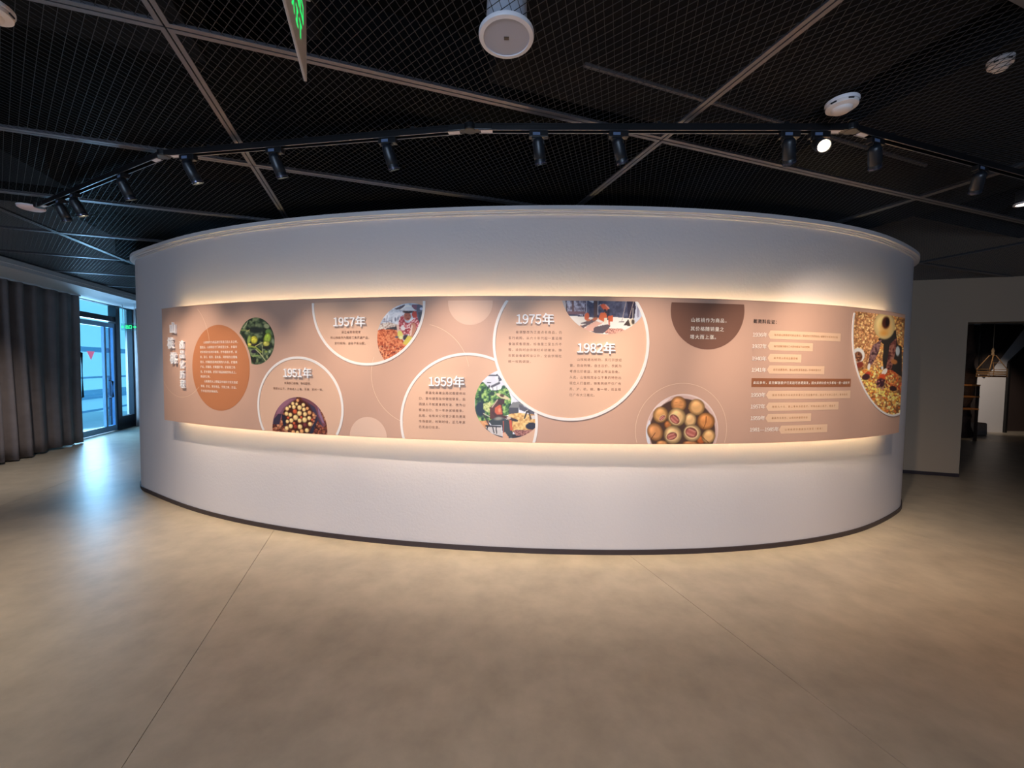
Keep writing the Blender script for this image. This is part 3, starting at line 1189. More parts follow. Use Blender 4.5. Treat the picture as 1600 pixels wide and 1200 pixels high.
def p_woman(P):
    one = np.ones(len(P.X))
    P.mott(one, 60, 5, [(176, 184, 198), (206, 212, 224), (226, 228, 236)])
    P.poly([(440, 150), (620, 70), (640, 90), (560, 150), (470, 165)], (96, 86, 96))
    P.poly([(760, 70), (1000, 60), (980, 460), (860, 420), (830, 200)], (96, 98, 116))
    P.poly([(760, 80), (860, 80), (850, 165), (770, 160)], (140, 96, 112))
    P.ell(940, 150, 35, 30, (190, 196, 220), 0, .3)
    P.poly([(880, 220), (960, 200), (930, 380), (890, 400)], (70, 74, 84))
    P.line([(300, 270), (290, 500)], 9, (110, 112, 132))
    P.line([(390, 300), (385, 400)], 12, (92, 96, 116))
    P.line([(215, 395), (330, 380), (390, 375)], 10, (112, 104, 122))
    P.ell(455, 350, 22, 50, (118, 122, 142), 0, .5)
    P.ell(505, 330, 16, 44, (108, 112, 134), 0, .5)
    P.ell(250, 350, 22, 36, (150, 140, 150), 0, .6)
    P.mott(P.mask([(170, 430), (330, 400), (480, 440), (480, 500), (140, 540)]), 26, 9, [(150, 120, 112), (205, 190, 178), (225, 215, 205)])
    P.poly([(270, 540), (290, 515), (480, 480), (520, 560)], (60, 58, 64))
    m = P.mask([(90, 560), (200, 530), (480, 545), (620, 770), (760, 760), (700, 1180), (90, 1180)])
    P.mott(m, 26, 11, [(150, 66, 40), (196, 94, 58), (216, 122, 80), (228, 150, 104)])
    for k in range(9):
        P.line([(180 + 45 * k, 560 + 8 * k), (260 + 62 * k, 760 + 16 * k)], 7, (232, 150, 102), .55)
    P.nuts(P.mask([(90, 840), (420, 820), (700, 900), (560, 1180), (90, 1180)]), 260, 17, [(170, 80, 50), (205, 116, 74), (120, 48, 36), (222, 150, 110)], 4, (120, 830, 680, 1160))
    P.mott(P.mask([(480, 500), (545, 300), (600, 270), (640, 400), (700, 420), (860, 290), (910, 440), (800, 620), (600, 640), (520, 560)]), 20, 15, [(120, 40, 52), (186, 70, 78), (206, 120, 126), (232, 206, 206)])
    P.poly([(780, 190), (850, 200), (860, 300), (790, 330), (760, 260)], (186, 70, 56))
    P.ell(680, 290, 72, 86, (172, 100, 80), 0, .15)
    P.ell(690, 330, 34, 10, (120, 50, 44), .1, .4)
    P.ell(655, 275, 14, 7, (84, 46, 40), 0, .4)
    P.ell(715, 275, 14, 7, (84, 46, 40), 0, .4)
    P.ell(690, 205, 115, 32, (62, 46, 48), 0, .3)
    P.poly([(520, 170), (600, 130), (640, 80), (700, 72), (755, 95), (790, 150), (850, 180), (700, 192), (560, 182)], (246, 244, 238))
    P.poly([(560, 160), (650, 120), (760, 120), (830, 172), (700, 186)], (226, 226, 228))
    P.line([(525, 172), (700, 190), (848, 180)], 12, (170, 170, 178))
    P.poly([(560, 480), (600, 450), (640, 520), (620, 560), (560, 540)], (222, 214, 214))
    P.ell(650, 690, 70, 70, (60, 50, 58), 0, .4)
    P.line([(500, 470), (510, 580)], 46, (222, 188, 172))
    P.line([(790, 460), (800, 560), (740, 690)], 92, (190, 132, 108))
    P.line([(765, 470), (740, 640)], 30, (228, 196, 180))
    P.ell(545, 640, 55, 90, (218, 208, 112), -.2, .15)
    P.ell(560, 690, 40, 40, (226, 222, 160), 0, .3)
    P.ell(480, 680, 40, 24, (96, 84, 104), 0, .4)
    P.poly([(690, 650), (780, 690), (730, 790), (650, 830), (590, 800)], (208, 190, 86))
    P.poly([(860, 520), (900, 520), (800, 700), (770, 690)], (66, 46, 50))


def p_nuts(P):
    one = np.ones(len(P.X))
    P.mott(one, 50, 21, [(40, 18, 16), (84, 40, 30), (130, 70, 50)])
    P.nuts(one, 160, 34, [(150, 84, 60), (110, 54, 44), (190, 130, 96), (90, 40, 36)], 8, (140, 560, 520, 1140))
    P.nuts(one, 160, 34, [(150, 84, 60), (110, 54, 44), (186, 124, 96), (90, 40, 36)], 9, (1100, 400, 1500, 1140))
    P.poly([(720, 125), (450, 210), (280, 400), (180, 640), (170, 800), (330, 810), (390, 600), (460, 430), (650, 260), (740, 210)], (126, 82, 96))
    P.poly([(420, 240), (320, 380), (250, 560), (330, 560), (420, 420), (560, 290), (700, 200), (560, 210)], (158, 108, 128), .7)
    P.poly([(200, 680), (300, 560), (380, 560), (330, 800), (180, 810)], (44, 42, 62), .85)
    P.poly([(390, 560), (480, 600), (490, 830), (430, 860), (395, 700)], (36, 36, 52))
    P.poly([(820, 130), (1080, 190), (1250, 350), (1340, 600), (1430, 830), (1360, 890), (1250, 700), (1180, 520), (1050, 440), (900, 270)], (120, 72, 82))
    P.poly([(1000, 280), (1180, 400), (1260, 640), (1380, 860), (1300, 800), (1190, 560), (1040, 430)], (64, 56, 78))
    P.poly([(1240, 380), (1340, 600), (1400, 790), (1350, 760), (1260, 560)], (150, 118, 150), .8)
    P.poly([(1200, 600), (1250, 700), (1180, 850), (1130, 1020), (1040, 1030), (1090, 880), (1180, 740)], (42, 44, 62))
    P.ell(800, 620, 350, 420, (70, 28, 22), 0, .15)
    for (x, y, r, k) in ((765, 240, 42, 1), (740, 325, 38, 0), (650, 315, 44, 0), (900, 345, 48, 0), (995, 430, 42, 1), (580, 385, 36, 0), (515, 435, 52, 0), (675, 395, 52, 0), (810, 410, 62, 0), (915, 455, 50, 0), (700, 500, 60, 2), (500, 555, 52, 0), (590, 580, 52, 0), (1048, 530, 54, 1), (1145, 590, 38, 1), (808, 545, 64, 0), (940, 565, 55, 0), (850, 640, 34, 2), (1110, 700, 32, 2), (540, 650, 34, 2), (680, 780, 36, 2), (715, 645, 68, 0), (1040, 660, 52, 0), (930, 700, 66, 0), (615, 715, 55, 0), (520, 740, 46, 0), (812, 720, 56, 0), (710, 860, 54, 3), (600, 850, 58, 0), (940, 820, 54, 4), (1060, 800, 55, 0), (820, 865, 62, 0), (505, 900, 54, 0), (985, 950, 56, 0), (860, 970, 52, 1), (660, 990, 50, 1), (760, 1000, 44, 0)):
        P.ball(x, y, r, r * 1.08, [(248, 206, 140), (228, 160, 104), (206, 92, 58), (150, 56, 46), (120, 54, 56)][k], 0, rim=.5)


def p_man(P):
    one = np.ones(len(P.X))
    P.mott(one, 120, 31, [(214, 216, 228), (228, 230, 240), (238, 238, 244)])
    P.poly([(250, 128), (300, 104), (430, 100), (432, 132)], (76, 78, 92))
    P.poly([(420, 88), (500, 190), (445, 215), (432, 130)], (84, 86, 98))
    P.ell(292, 228, 38, 10, (66, 66, 76), 0, .2)
    P.ell(295, 290, 17, 24, (70, 66, 76), 0, .2)
    P.line([(335, 290), (450, 235)], 34, (92, 90, 100))
    P.line([(350, 300), (352, 360)], 14, (100, 98, 108))
    P.line([(415, 290), (415, 350)], 8, (120, 118, 128))
    G1 = [(36, 62, 44), (70, 112, 62), (118, 160, 82), (176, 206, 120)]
    P.mott(P.mask([(70, 760), (70, 380), (130, 240), (200, 215), (260, 280), (330, 350), (400, 350), (470, 330), (520, 270), (590, 330), (640, 480), (630, 720), (300, 820), (70, 830)]), 38, 33, G1)
    P.ell(160, 640, 95, 150, (40, 52, 66), 0, .35)
    P.ell(340, 400, 50, 40, (46, 66, 52), 0, .4)
    P.mott(P.mask([(200, 640), (200, 560), (330, 520), (330, 600), (280, 700)]), 20, 35, [(120, 150, 90), (196, 206, 130), (222, 222, 160)])
    P.ell(520, 300, 36, 34, (48, 84, 56), 0, .4)
    P.poly([(600, 625), (660, 535), (770, 525), (900, 660), (880, 690), (760, 620)], (128, 128, 130))
    P.poly([(600, 622), (755, 622), (755, 710), (600, 720)], (78, 76, 84))
    P.poly([(760, 560), (1000, 690), (1000, 740), (760, 650)], (92, 88, 98))
    P.mott(P.mask([(600, 720), (760, 700), (1040, 730), (1040, 1000), (560, 1000)]), 30, 37, [(190, 140, 86), (222, 176, 108), (238, 206, 140)])
    P.mott(P.mask([(100, 830), (290, 820), (300, 960), (200, 980)]), 30, 38, [(206, 140, 96), (232, 176, 120)])
    P.poly([(950, 740), (1040, 740), (1040, 800), (960, 800)], (214, 206, 206))
    P.line([(890, 660), (845, 785)], 22, (60, 50, 52))
    P.line([(905, 660), (945, 795)], 22, (60, 50, 52))
    P.line([(900, 655), (820, 700)], 8, (225, 220, 215))
    P.poly([(245, 900), (480, 900), (500, 1060), (420, 1060), (250, 960)], (206, 198, 196))
    P.line([(195, 705), (300, 900)], 20, (66, 54, 52))
    P.line([(205, 710), (300, 760)], 12, (214, 204, 186))
    P.line([(245, 905), (470, 915)], 24, (44, 38, 40))
    P.line([(270, 900), (260, 960)], 18, (44, 38, 40))
    P.line([(345, 910), (370, 1010)], 16, (44, 38, 40))
    P.line([(400, 910), (410, 1020)], 16, (44, 38, 40))
    P.line([(220, 945), (330, 1040), (490, 1085)], 34, (40, 36, 40))
    P.poly([(300, 620), (420, 500), (500, 560), (510, 740), (400, 790), (305, 800)], (92, 52, 44))
    P.poly([(385, 620), (470, 565), (500, 720), (420, 730), (380, 700)], (206, 98, 66))
    P.ell(455, 660, 28, 50, (232, 150, 110), 0, .6)
    P.poly([(430, 480), (540, 480), (530, 560), (480, 580), (420, 560)], (72, 44, 40))
    P.line([(340, 610), (420, 500)], 20, (190, 168, 150))
    P.line([(360, 700), (400, 745), (560, 770), (700, 815)], 44, (78, 46, 42))
    P.ell(600, 780, 40, 26, (206, 190, 180), 0, .3)
    P.line([(640, 810), (730, 822)], 30, (52, 44, 46))
    P.poly([(280, 830), (430, 755), (530, 790), (655, 830), (660, 1090), (600, 1100), (510, 1060), (490, 900), (330, 890)], (62, 66, 68))
    P.ell(440, 790, 90, 36, (150, 146, 136), -.1, .6)
    P.line([(515, 830), (515, 1040)], 10, (206, 96, 76))
    P.line([(625, 830), (640, 960)], 40, (206, 92, 62))
    P.poly([(500, 1020), (540, 1000), (600, 1080), (600, 1105), (510, 1100)], (222, 170, 140))
    P.ell(505, 445, 125, 32, (214, 200, 160), .38, .15)
    P.ell(495, 430, 42, 28, (84, 62, 46), .3, .4)
    P.ell(960, 910, 105, 58, (40, 38, 52), 0, .15)
    P.poly([(900, 850), (1040, 860), (1040, 960), (960, 960)], (44, 42, 56))
    P.poly([(650, 1030), (900, 1060), (820, 1115), (650, 1115)], (48, 42, 50))
    m = P.mask([(660, 985), (720, 960), (980, 970), (1000, 1000), (880, 1060), (720, 1060)])
    P.mott(m, 10, 39, [(92, 52, 54), (150, 92, 84), (206, 150, 136)])


def p_street(P):
    one = np.ones(len(P.X))
    P.mott(one, 60, 41, [(62, 62, 84), (78, 80, 104), (96, 98, 120)])
    P.poly([(90, 80), (165, 80), (170, 300), (90, 300)], (176, 168, 170))
    P.mott(P.mask([(170, 90), (520, 90), (520, 400), (190, 320)]), 32, 43, [(92, 80, 96), (140, 134, 152), (186, 186, 204)])
    P.line([(285, 80), (290, 310)], 34, (104, 76, 76))
    P.line([(165, 90), (175, 300)], 16, (70, 56, 60))
    P.line([(470, 240), (475, 400)], 14, (70, 56, 66))
    P.line([(200, 330), (480, 330)], 50, (120, 90, 98))
    P.poly([(540, 80), (660, 80), (650, 160), (560, 110)], (206, 206, 216))
    P.line([(528, 85), (530, 330)], 10, (200, 196, 206))
    P.line([(692, 80), (690, 410)], 62, (92, 70, 70))
    P.line([(735, 90), (735, 360)], 10, (196, 190, 198))
    P.poly([(190, 380), (500, 400), (700, 420), (1000, 400), (1380, 440), (1380, 800), (190, 800)], (240, 232, 222))
    P.poly([(420, 540), (560, 600), (760, 500), (700, 470), (480, 600), (560, 680), (900, 800), (300, 800)], (226, 176, 156))
    P.poly([(405, 520), (560, 470), (640, 440), (700, 470), (470, 600), (420, 570), (520, 530)], (110, 92, 96))
    P.poly([(560, 640), (680, 580), (900, 535), (960, 560), (900, 640), (820, 700), (680, 690)], (98, 84, 90))
    P.poly([(480, 610), (700, 500), (840, 500), (660, 600), (650, 660), (540, 650)], (230, 178, 158))
    m = P.mask([(850, 690), (920, 610), (1150, 610), (1220, 640), (1000, 720)])
    P.mott(m, 12, 45, [(140, 90, 84), (214, 150, 130), (236, 196, 176)])
    P.ell(535, 395, 46, 75, (214, 104, 66), .15, .15)
    P.ell(560, 460, 50, 24, (206, 120, 84), 0, .3)
    P.ell(680, 440, 60, 32, (184, 110, 80), -.3, .3)
    P.poly([(740, 440), (780, 330), (880, 320), (900, 430), (830, 490)], (220, 108, 64))
    P.line([(780, 180), (740, 210)], 12, (220, 190, 180))
    P.poly([(770, 190), (840, 165), (920, 220), (930, 270), (860, 300), (810, 250)], (226, 104, 70))
    P.line([(870, 185), (930, 250)], 20, (240, 170, 150))
    P.line([(860, 280), (880, 320)], 40, (66, 46, 54))
    P.line([(920, 280), (912, 440)], 36, (56, 46, 60))
    P.poly([(910, 390), (1000, 375), (1000, 490), (920, 490)], (212, 100, 60))
    P.poly([(840, 420), (900, 420), (890, 520), (845, 520)], (240, 226, 200))
    P.line([(935, 420), (935, 540)], 26, (196, 92, 66))
    P.line([(1240, 120), (1160, 480)], 10, (176, 160, 156))
    P.line([(1110, 490), (1200, 490)], 12, (130, 120, 116))
    P.poly([(1380, 90), (1600, 90), (1560, 520), (1380, 520)], (196, 200, 214))
    P.poly([(1250, 100), (1400, 100), (1410, 240), (1380, 440), (1270, 420)], (52, 46, 66))
    P.line([(1370, 130), (1290, 420)], 10, (176, 156, 146))
    P.line([(1360, 250), (1355, 430)], 12, (200, 190, 176))
    P.poly([(1275, 440), (1320, 570), (1190, 550)], (74, 60, 54))
    P.ell(1345, 490, 52, 72, (222, 206, 180), 0, .2)
    P.ell(1360, 490, 32, 50, (84, 70, 62), 0, .3)
    P.poly([(1430, 180), (1480, 200), (1470, 400), (1430, 420)], (150, 146, 164))


def p_bowl(P):
    P.ell(810, 830, 712, 712, (232, 206, 196), 0, .02)
    P.ell(810, 840, 690, 692, (214, 178, 166), 0, .03)
    P.ell(812, 850, 640, 640, (84, 60, 52), 0, .03)
    P.poly([(105, 800), (180, 620), (200, 690), (150, 850), (200, 1090), (120, 1090)], (226, 222, 226))
    P.poly([(240, 420), (420, 260), (600, 200), (440, 330), (270, 470)], (238, 214, 206))
    tan, org = (232, 178, 118), (220, 150, 92)
    P.ball(540, 720, 84, 84, (190, 116, 66))
    P.ball(740, 325, 161, 159, org, .2)
    P.ball(1085, 385, 169, 167, (228, 172, 112), .4)
    P.ball(395, 530, 154, 169, (222, 162, 100), .4)
    P.ball(965, 630, 125, 148, (236, 186, 128), .2)
    P.ball(1265, 655, 182, 178, (216, 142, 82), .2)
    P.ball(1170, 1010, 95, 95, (190, 100, 54))
    P.ball(1315, 945, 135, 150, tan, .6)
    P.ball(290, 860, 159, 190, (214, 146, 92), -.4)
    P.ball(420, 1080, 116, 63, org)
    P.ball(960, 1080, 159, 53, (196, 130, 84))
    P.ball(705, 575, 188, 188, (238, 190, 128), .5)
    P.ball(630, 915, 186, 190, (236, 190, 132))
    P.ball(1000, 880, 182, 175, (240, 196, 140))
    for (x, y, rx, ry, rt_) in ((665, 615, 128, 92, .75), (610, 940, 122, 88, -.35), (985, 870, 140, 120, .4), (425, 590, 80, 50, -.7)):
        P.ell(x, y, rx, ry, (246, 214, 160), rt_, .1)
        P.ell(x, y, rx * .9, ry * .86, (140, 78, 66), rt_, .12)
        P.ell(x - 8, y + 6, rx * .74, ry * .66, (196, 112, 100), rt_, .25)
        c_, s_ = math.cos(rt_), math.sin(rt_)
        P.line([(x - c_ * rx * .7, y - s_ * rx * .7), (x + c_ * rx * .7, y + s_ * rx * .7)], 7, (146, 76, 66))
        for k in (-.36, .36):
            ox, oy = -s_ * ry * k, c_ * ry * k
            P.line([(x + ox - c_ * rx * .5, y + oy - s_ * rx * .5), (x + ox + c_ * rx * .5, y + oy + s_ * rx * .5)], 20, (226, 160, 140), .7)
    P.line([(1270, 560), (1265, 680), (1215, 800)], 10, (120, 64, 36))
    P.line([(1180, 940), (1330, 1080)], 12, (80, 44, 30))
    P.line([(290, 880), (200, 1010)], 12, (90, 50, 34))
    P.line([(930, 400), (1010, 500)], 8, (190, 120, 70))
    P.line([(620, 300), (840, 280)], 6, (196, 124, 74))
    P.line([(640, 360), (830, 350)], 6, (196, 124, 74))


def p_hat(P):
    one = np.ones(len(P.X))
    P.mott(one, 18, 51, [(130, 84, 50), (176, 122, 74), (206, 152, 96)])
    P.nuts(one, 620, 11, [(226, 168, 112), (204, 142, 94), (240, 190, 130), (160, 104, 68)], 12, (50, 30, 320, 620))
    P.nuts(one, 420, 10, [(255, 186, 104), (255, 208, 134), (236, 150, 80), (250, 172, 94)], 13, (280, 60, 540, 700))
    P.nuts(one, 560, 12, [(255, 196, 104), (255, 216, 138), (250, 170, 78), (206, 112, 52)], 14, (120, 620, 520, 1110))
    P.nuts(P.mask([(140, 740), (300, 800), (470, 880), (500, 960), (330, 900), (200, 840)]), 130, 13, [(255, 222, 120), (250, 206, 96)], 15, (140, 740, 500, 960))
    P.nuts(P.mask([(300, 700), (430, 620), (530, 640), (530, 880), (400, 800)]), 130, 12, [(206, 96, 50), (186, 76, 44), (222, 130, 70)], 16, (300, 620, 530, 880))
    P.poly([(290, 345), (470, 255), (490, 400), (530, 420), (530, 720), (430, 650), (350, 650), (340, 560), (350, 400)], (54, 48, 44))
    P.mott(P.mask([(250, 400), (330, 350), (300, 480), (235, 600), (195, 590), (215, 480)]), 16, 55, [(66, 44, 48), (122, 84, 86), (160, 120, 112)])
    P.mott(P.mask([(410, 400), (480, 330), (470, 460), (430, 640), (370, 660), (390, 540)]), 16, 57, [(74, 40, 40), (140, 80, 70), (176, 122, 100)])
    P.ell(455, 570, 40, 30, (190, 120, 66), .3, .4)
    P.ell(490, 465, 24, 56, (196, 204, 206), 0, .3)
    P.ell(205, 620, 16, 38, (238, 228, 216), .1, .2)
    P.ell(358, 670, 24, 44, (244, 234, 220), .6, .2)
    P.ell(335, 632, 12, 20, (222, 226, 226), 0, .3)
    P.ell(195, 688, 36, 26, (206, 74, 48), -.3, .3)
    P.ell(175, 720, 46, 36, (74, 40, 44), -.3, .3)
    P.ell(335, 715, 40, 26, (226, 86, 46), -.4, .3)
    P.ell(320, 780, 46, 56, (70, 40, 48), .1, .3)
    P.nuts(P.mask([(270, 750), (370, 740), (380, 840), (280, 840)]), 16, 10, [(170, 110, 106), (90, 50, 56)], 17, (280, 750, 370, 840))
    P.ell(445, 835, 42, 30, (62, 36, 38), .2, .3)
    P.ell(100, 505, 66, 76, (232, 228, 222), 0, .1)
    P.ell(98, 520, 46, 56, (120, 74, 50), 0, .2)
    P.nuts(P.mask([(60, 470), (140, 470), (140, 570), (60, 570)]), 24, 9, [(176, 120, 84), (90, 52, 40)], 18, (66, 480, 136, 566))
    P.ell(115, 600, 44, 34, (140, 60, 44), -.4, .3)
    P.ball(357, 215, 112, 142, (238, 206, 140), 0, (-.2, -.2), rim=.82)
    P.ell(365, 225, 84, 108, (224, 168, 92), 0, .6, .8)
    P.ell(350, 290, 60, 40, (226, 150, 60), 0, .8, .7)
    P.ell(372, 185, 46, 72, (78, 38, 26), .1, .35)
    P.ell(385, 180, 24, 54, (38, 22, 20), .1, .5)


def circle_out(c, r):
    return lambda q: r - np.hypot(q[:, 0] - c[0], q[:, 1] - c[1])


def circle_in(c, r):
    return lambda q: np.hypot(q[:, 0] - c[0], q[:, 1] - c[1]) - r


photo('round photo of green walnut husks among leaves', (-2.925, 1.752), .211, [[1725.9, -34.5, 391.4, 286.9, 17.6, -0.1], [-18.4, -2270.2, 586.6, 7.8, -196.7, -27.2]], p_green, (50, 60, 45), circle_out((-3.409, 1.504), .430))
photo('photo of a worker in a white hat with orange nuts', (-1.426, 1.771), .284, [[2209.5, 3.1, 729.7, 151.9, 28.9, 0.0], [4.3, -2308.7, 703.7, 9.9, -110.6, -30.4]], p_woman, (200, 200, 210), circle_in(C57, C57[2] - .012))
photo('photo of two hands full of round nuts', (-2.463, .976), .286, [[2282.8, -28.7, 794.7, 285.7, 26.1, -0.4], [142.9, -2700.7, 935.0, -8.8, -197.9, -33.5]], p_nuts, (60, 30, 25))
_m1, _m2 = circle_out(C75, C75[2] + .004), circle_in(C59, C59[2] - .014)
photo('photo of a bare backed man in a straw hat on a chair', (-.611, 1.256), .279, [[1968.5, 23.7, 612.1, 51.9, 27.1, 0.3], [37.0, -1950.2, 555.5, -8.0, -44.3, -26.3]], p_man, (220, 220, 230), lambda q: np.maximum(_m1(q), _m2(q)))
photo('photo of people drying nuts outside old houses', (.126, 2.164), .35, [[2300.9, 51.3, 879.2, -28.4, 31.5, 0.7], [30.7, -2301.8, -90.1, 15.6, 2.7, -31.4]], p_street, (80, 80, 100), circle_in(C75, C75[2] - .014), off=.0024)
photo('photo of cracked walnuts in a pale bowl', (.764, 1.052), .298, [[2329.7, 73.7, 817.7, -134.9, 29.9, 0.9], [-2.9, -2381.3, 842.1, -20.4, 63.3, -32.3]], p_bowl, (230, 205, 195))
photo('large cropped photo of a worker in a straw hat over spread nuts', (3.187, 1.921), .792, [[396.5, 54.7, 500.1, -221.3, -2.5, 0.8], [52.9, -1029.7, 285.7, -1.5, 127.2, -12.4]], p_hat, (150, 100, 60), step=.005)
ring_relief('ring_outline', 3.187, 1.921, .788, .806, 0, .004, M_RING, 'white arc around the straw hat photo')

# ------------------------------------------------------------------ ceiling fittings
sp = thing('ceiling_speaker', 'large round white ceiling speaker with small dark badge under the mesh', 'speaker', (-0.04, 1.69, HC - .012))
a_ = MB()
a_.lathe([(0.094, -.004), (0.094, -.012), (0.110, -.010), (0.113, -.004), (0.113, .004), (0.094, .004)], 48, cap=False)
a_.go('flange', M_WPLAST, sp, smooth=True)
a_ = MB()
a_.lathe([(0.0945, -.007), (0.05, -.009), (0.001, -.010)], 48)
a_.go('grille', mat('speaker_grille', (176, 180, 196), 0.6, bump=0.2, bscale=900), sp, smooth=True)
a_ = MB()
a_.box((0, 0, -.0110), (0.020, 0.014, 0.003))
a_.go('badge', mat('dark_badge', (40, 36, 30), 0.3), sp)
a_ = MB()
a_.lathe([(0.082, .03), (0.084, .034), (0.078, .20), (0.06, .235), (0.001, .24)], 40)
a_.go('can', mat('speaker_can', (206, 212, 226), 0.45), sp, smooth=True)
for k in range(2):
    a_ = MB()
    aa = 2.5 + k * .35
    a_.box((.098 * math.cos(aa), .098 * math.sin(aa), .03), (0.018, 0.012, 0.05))
    a_.go('clamp', M_WPLAST, sp, bevel=.002)


def detector(loc, r, label, name='smoke_detector'):
    d = thing(name, label, 'detector', loc)
    a_ = MB()
    a_.lathe([(r, 0), (r, -.012), (r * .97, -.016), (r * .97, 0)], 36)
    a_.go('base', M_WPLAST, d, smooth=True)
    a_ = MB()
    a_.lathe([(r * .95, -.016), (r * .93, -.030), (r * .62, -.036), (r * .58, -.046), (r * .5, -.050), (.001, -.051)], 36)
    a_.go('cover', mat('detector_cover', (232, 222, 216), 0.5), d, smooth=True)
    for k in range(6):
        a_ = MB()
        an = k * math.pi / 3 + .4
        M_ = Matrix.Rotation(an, 4, 'Z')
        a_.box((r * .955, 0, -.021), (.004, r * .34, .006), M_)
        a_.go('vent_slot', mat('vent_dark', (40, 40, 46), 0.6), d)
    return d


detector((1.645, 2.075, HC - .006), .071, 'white smoke detector under the mesh above the right track corner')
detector((-2.02, 1.58, HC - .006), .075, 'white smoke detector cut by the top left corner of the frame')
detector((2.26, 1.93, HC + .10), .045, 'small white detector above the mesh near the right edge')
d_ = thing('ceiling_sensor', 'flat pale round sensor plate beside the lamps at the track left end', 'sensor', (-4.25, 3.58, HC - .008))
a_ = MB()
a_.lathe([(0.085, 0), (0.085, -.012), (0.07, -.022), (.001, -.024)], 32)
a_.go('cover', mat('sensor_cover', (228, 206, 206), 0.5), d_, smooth=True)
a_ = MB()
a_.lathe([(0.088, .003), (0.088, -.003)], 32)
a_.go('base', M_WPLAST, d_, smooth=True)
# small downlight at the right end
d_ = thing('downlight', 'small lit downlight at the right edge under the mesh', 'downlight', (4.06, 3.25, HC - .006))
a_ = MB()
a_.lathe([(0.052, 0), (0.055, -.004), (0.055, -.012), (0.042, -.014), (0.040, -.006)], 32, cap=False)
a_.go('rim', M_WPLAST, d_, smooth=True)
a_ = MB()
a_.lathe([(0.041, -.009), (.001, -.010)], 24)
a_.go('lens', mat('downlight_lens', (255, 250, 240), 0.3, emit=(255, 245, 230), estr=4.0), d_, smooth=True)
a_ = MB()
a_.lathe([(0.045, .0), (0.045, .09), (.001, .092)], 24)
a_.go('can', M_LAMP, d_, smooth=True)

# ------------------------------------------------------------------ hanging exit sign (edge on, near the camera)
M_GREEN = mat('exit_green', (40, 240, 120), 0.4, emit=(30, 245, 120), estr=1.1)
es = thing('exit_sign', 'white hanging exit sign with green lettering seen nearly edge on', 'exit sign', (-0.4435, 0.87, 2.145), math.atan2(-DA[1], -DA[0]))
SL, SH = 0.36, 0.17
a_ = MB()
a_.box((SL / 2, 0, SH / 2), (SL, 0.006, SH))
a_.go('plate', mat('sign_plate', (196, 186, 180), 0.4), es, bevel=.0015)
a_ = MB()
a_.box((SL / 2, 0, SH + .004), (SL + .004, 0.022, 0.016))
a_.go('top_rail', mat('sign_rail', (150, 148, 150), 0.35, metal=0.5), es, bevel=.001)
# lettering on both faces
_tc = bpy.data.curves.new('glyph', 'FONT')
_to = bpy.data.objects.new('glyph', _tc)
COL.objects.link(_to)
GL.clear()
for side in (1, -1):
    V, F, N = [], [], 0
    for i, ch in enumerate('安全出口'):
        gv, gf = glyph(ch, .02)
        V.append(np.stack([.145 + .045 * i + gv[:, 0] * .044, gv[:, 1] * .044 + .086], 1))
        F += [tuple(j + N for j in q) for q in gf]
        N += len(gv)
    for i, ch in enumerate('ＥＸＩＴ'):
        gv, gf = glyph(ch, .02)
        V.append(np.stack([.165 + .034 * i + gv[:, 0] * .04, gv[:, 1] * .04 + .035], 1))
        F += [tuple(j + N for j in q) for q in gf]
        N += len(gv)
    v2 = np.concatenate(V)
    if side > 0:
        v3 = np.stack([SL - v2[:, 0] + .0, np.full(len(v2), .0038), v2[:, 1]], 1)
    else:
        v3 = np.stack([v2[:, 0], np.full(len(v2), -.0038), v2[:, 1]], 1)
    mk('sign_lettering', v3, F, M_GREEN, es)
    # running figure and arrow
    a_ = MB()
    xx = (lambda x: SL - x) if side > 0 else (lambda x: x)
    y_ = .0036 * side
    fig = [((.060, .095), (.075, .070)), ((.075, .070), (.060, .050)), ((.060, .050), (.048, .030)), ((.075, .070), (.092, .055)), ((.092, .055), (.096, .030)), ((.062, .092), (.045, .078)), ((.064, .092), (.082, .098))]
    for (x1, z1), (x2, z2) in fig:
        a_.seg((xx(x1), y_, z1), (xx(x2), y_, z2), .003, .010)
    a_.box((xx(.058), y_, .108), (.014, .003, .016))
    a_.seg((xx(.11), y_, .085), (xx(.14), y_, .085), .003, .010)
    a_.go('running_figure', M_GREEN, es)
a_ = MB()
for x in (.06, SL - .06):
    a_.tube([(x, 0, SH + .01), (x, 0, HC - 2.145)], .0014, 6)
a_.go('hanging_wire', mat('steel_wire', (150, 150, 155), .3, metal=.8), es, smooth=True)
a_ = MB()
a_.tube([(.004 + .0, -.008 - .016 * math.sin(t), .118 + .018 * math.cos(t)) for t in np.linspace(0, math.pi, 14)], .0016, 6)
a_.go('cable_loop', mat('cable_grey', (176, 180, 190), .4), es, smooth=True)

# ------------------------------------------------------------------ left window wall: glazing, door, curtains
M_GLASS = glass_mat('clear_glass', (228, 244, 250), .05)


def lbox(mb, u, v0, v1, z0, z1, du=.06):
    mb.prism([uv(u - du / 2, v0), uv(u + du / 2, v0), uv(u + du / 2, v1), uv(u - du / 2, v1)], z0, z1)


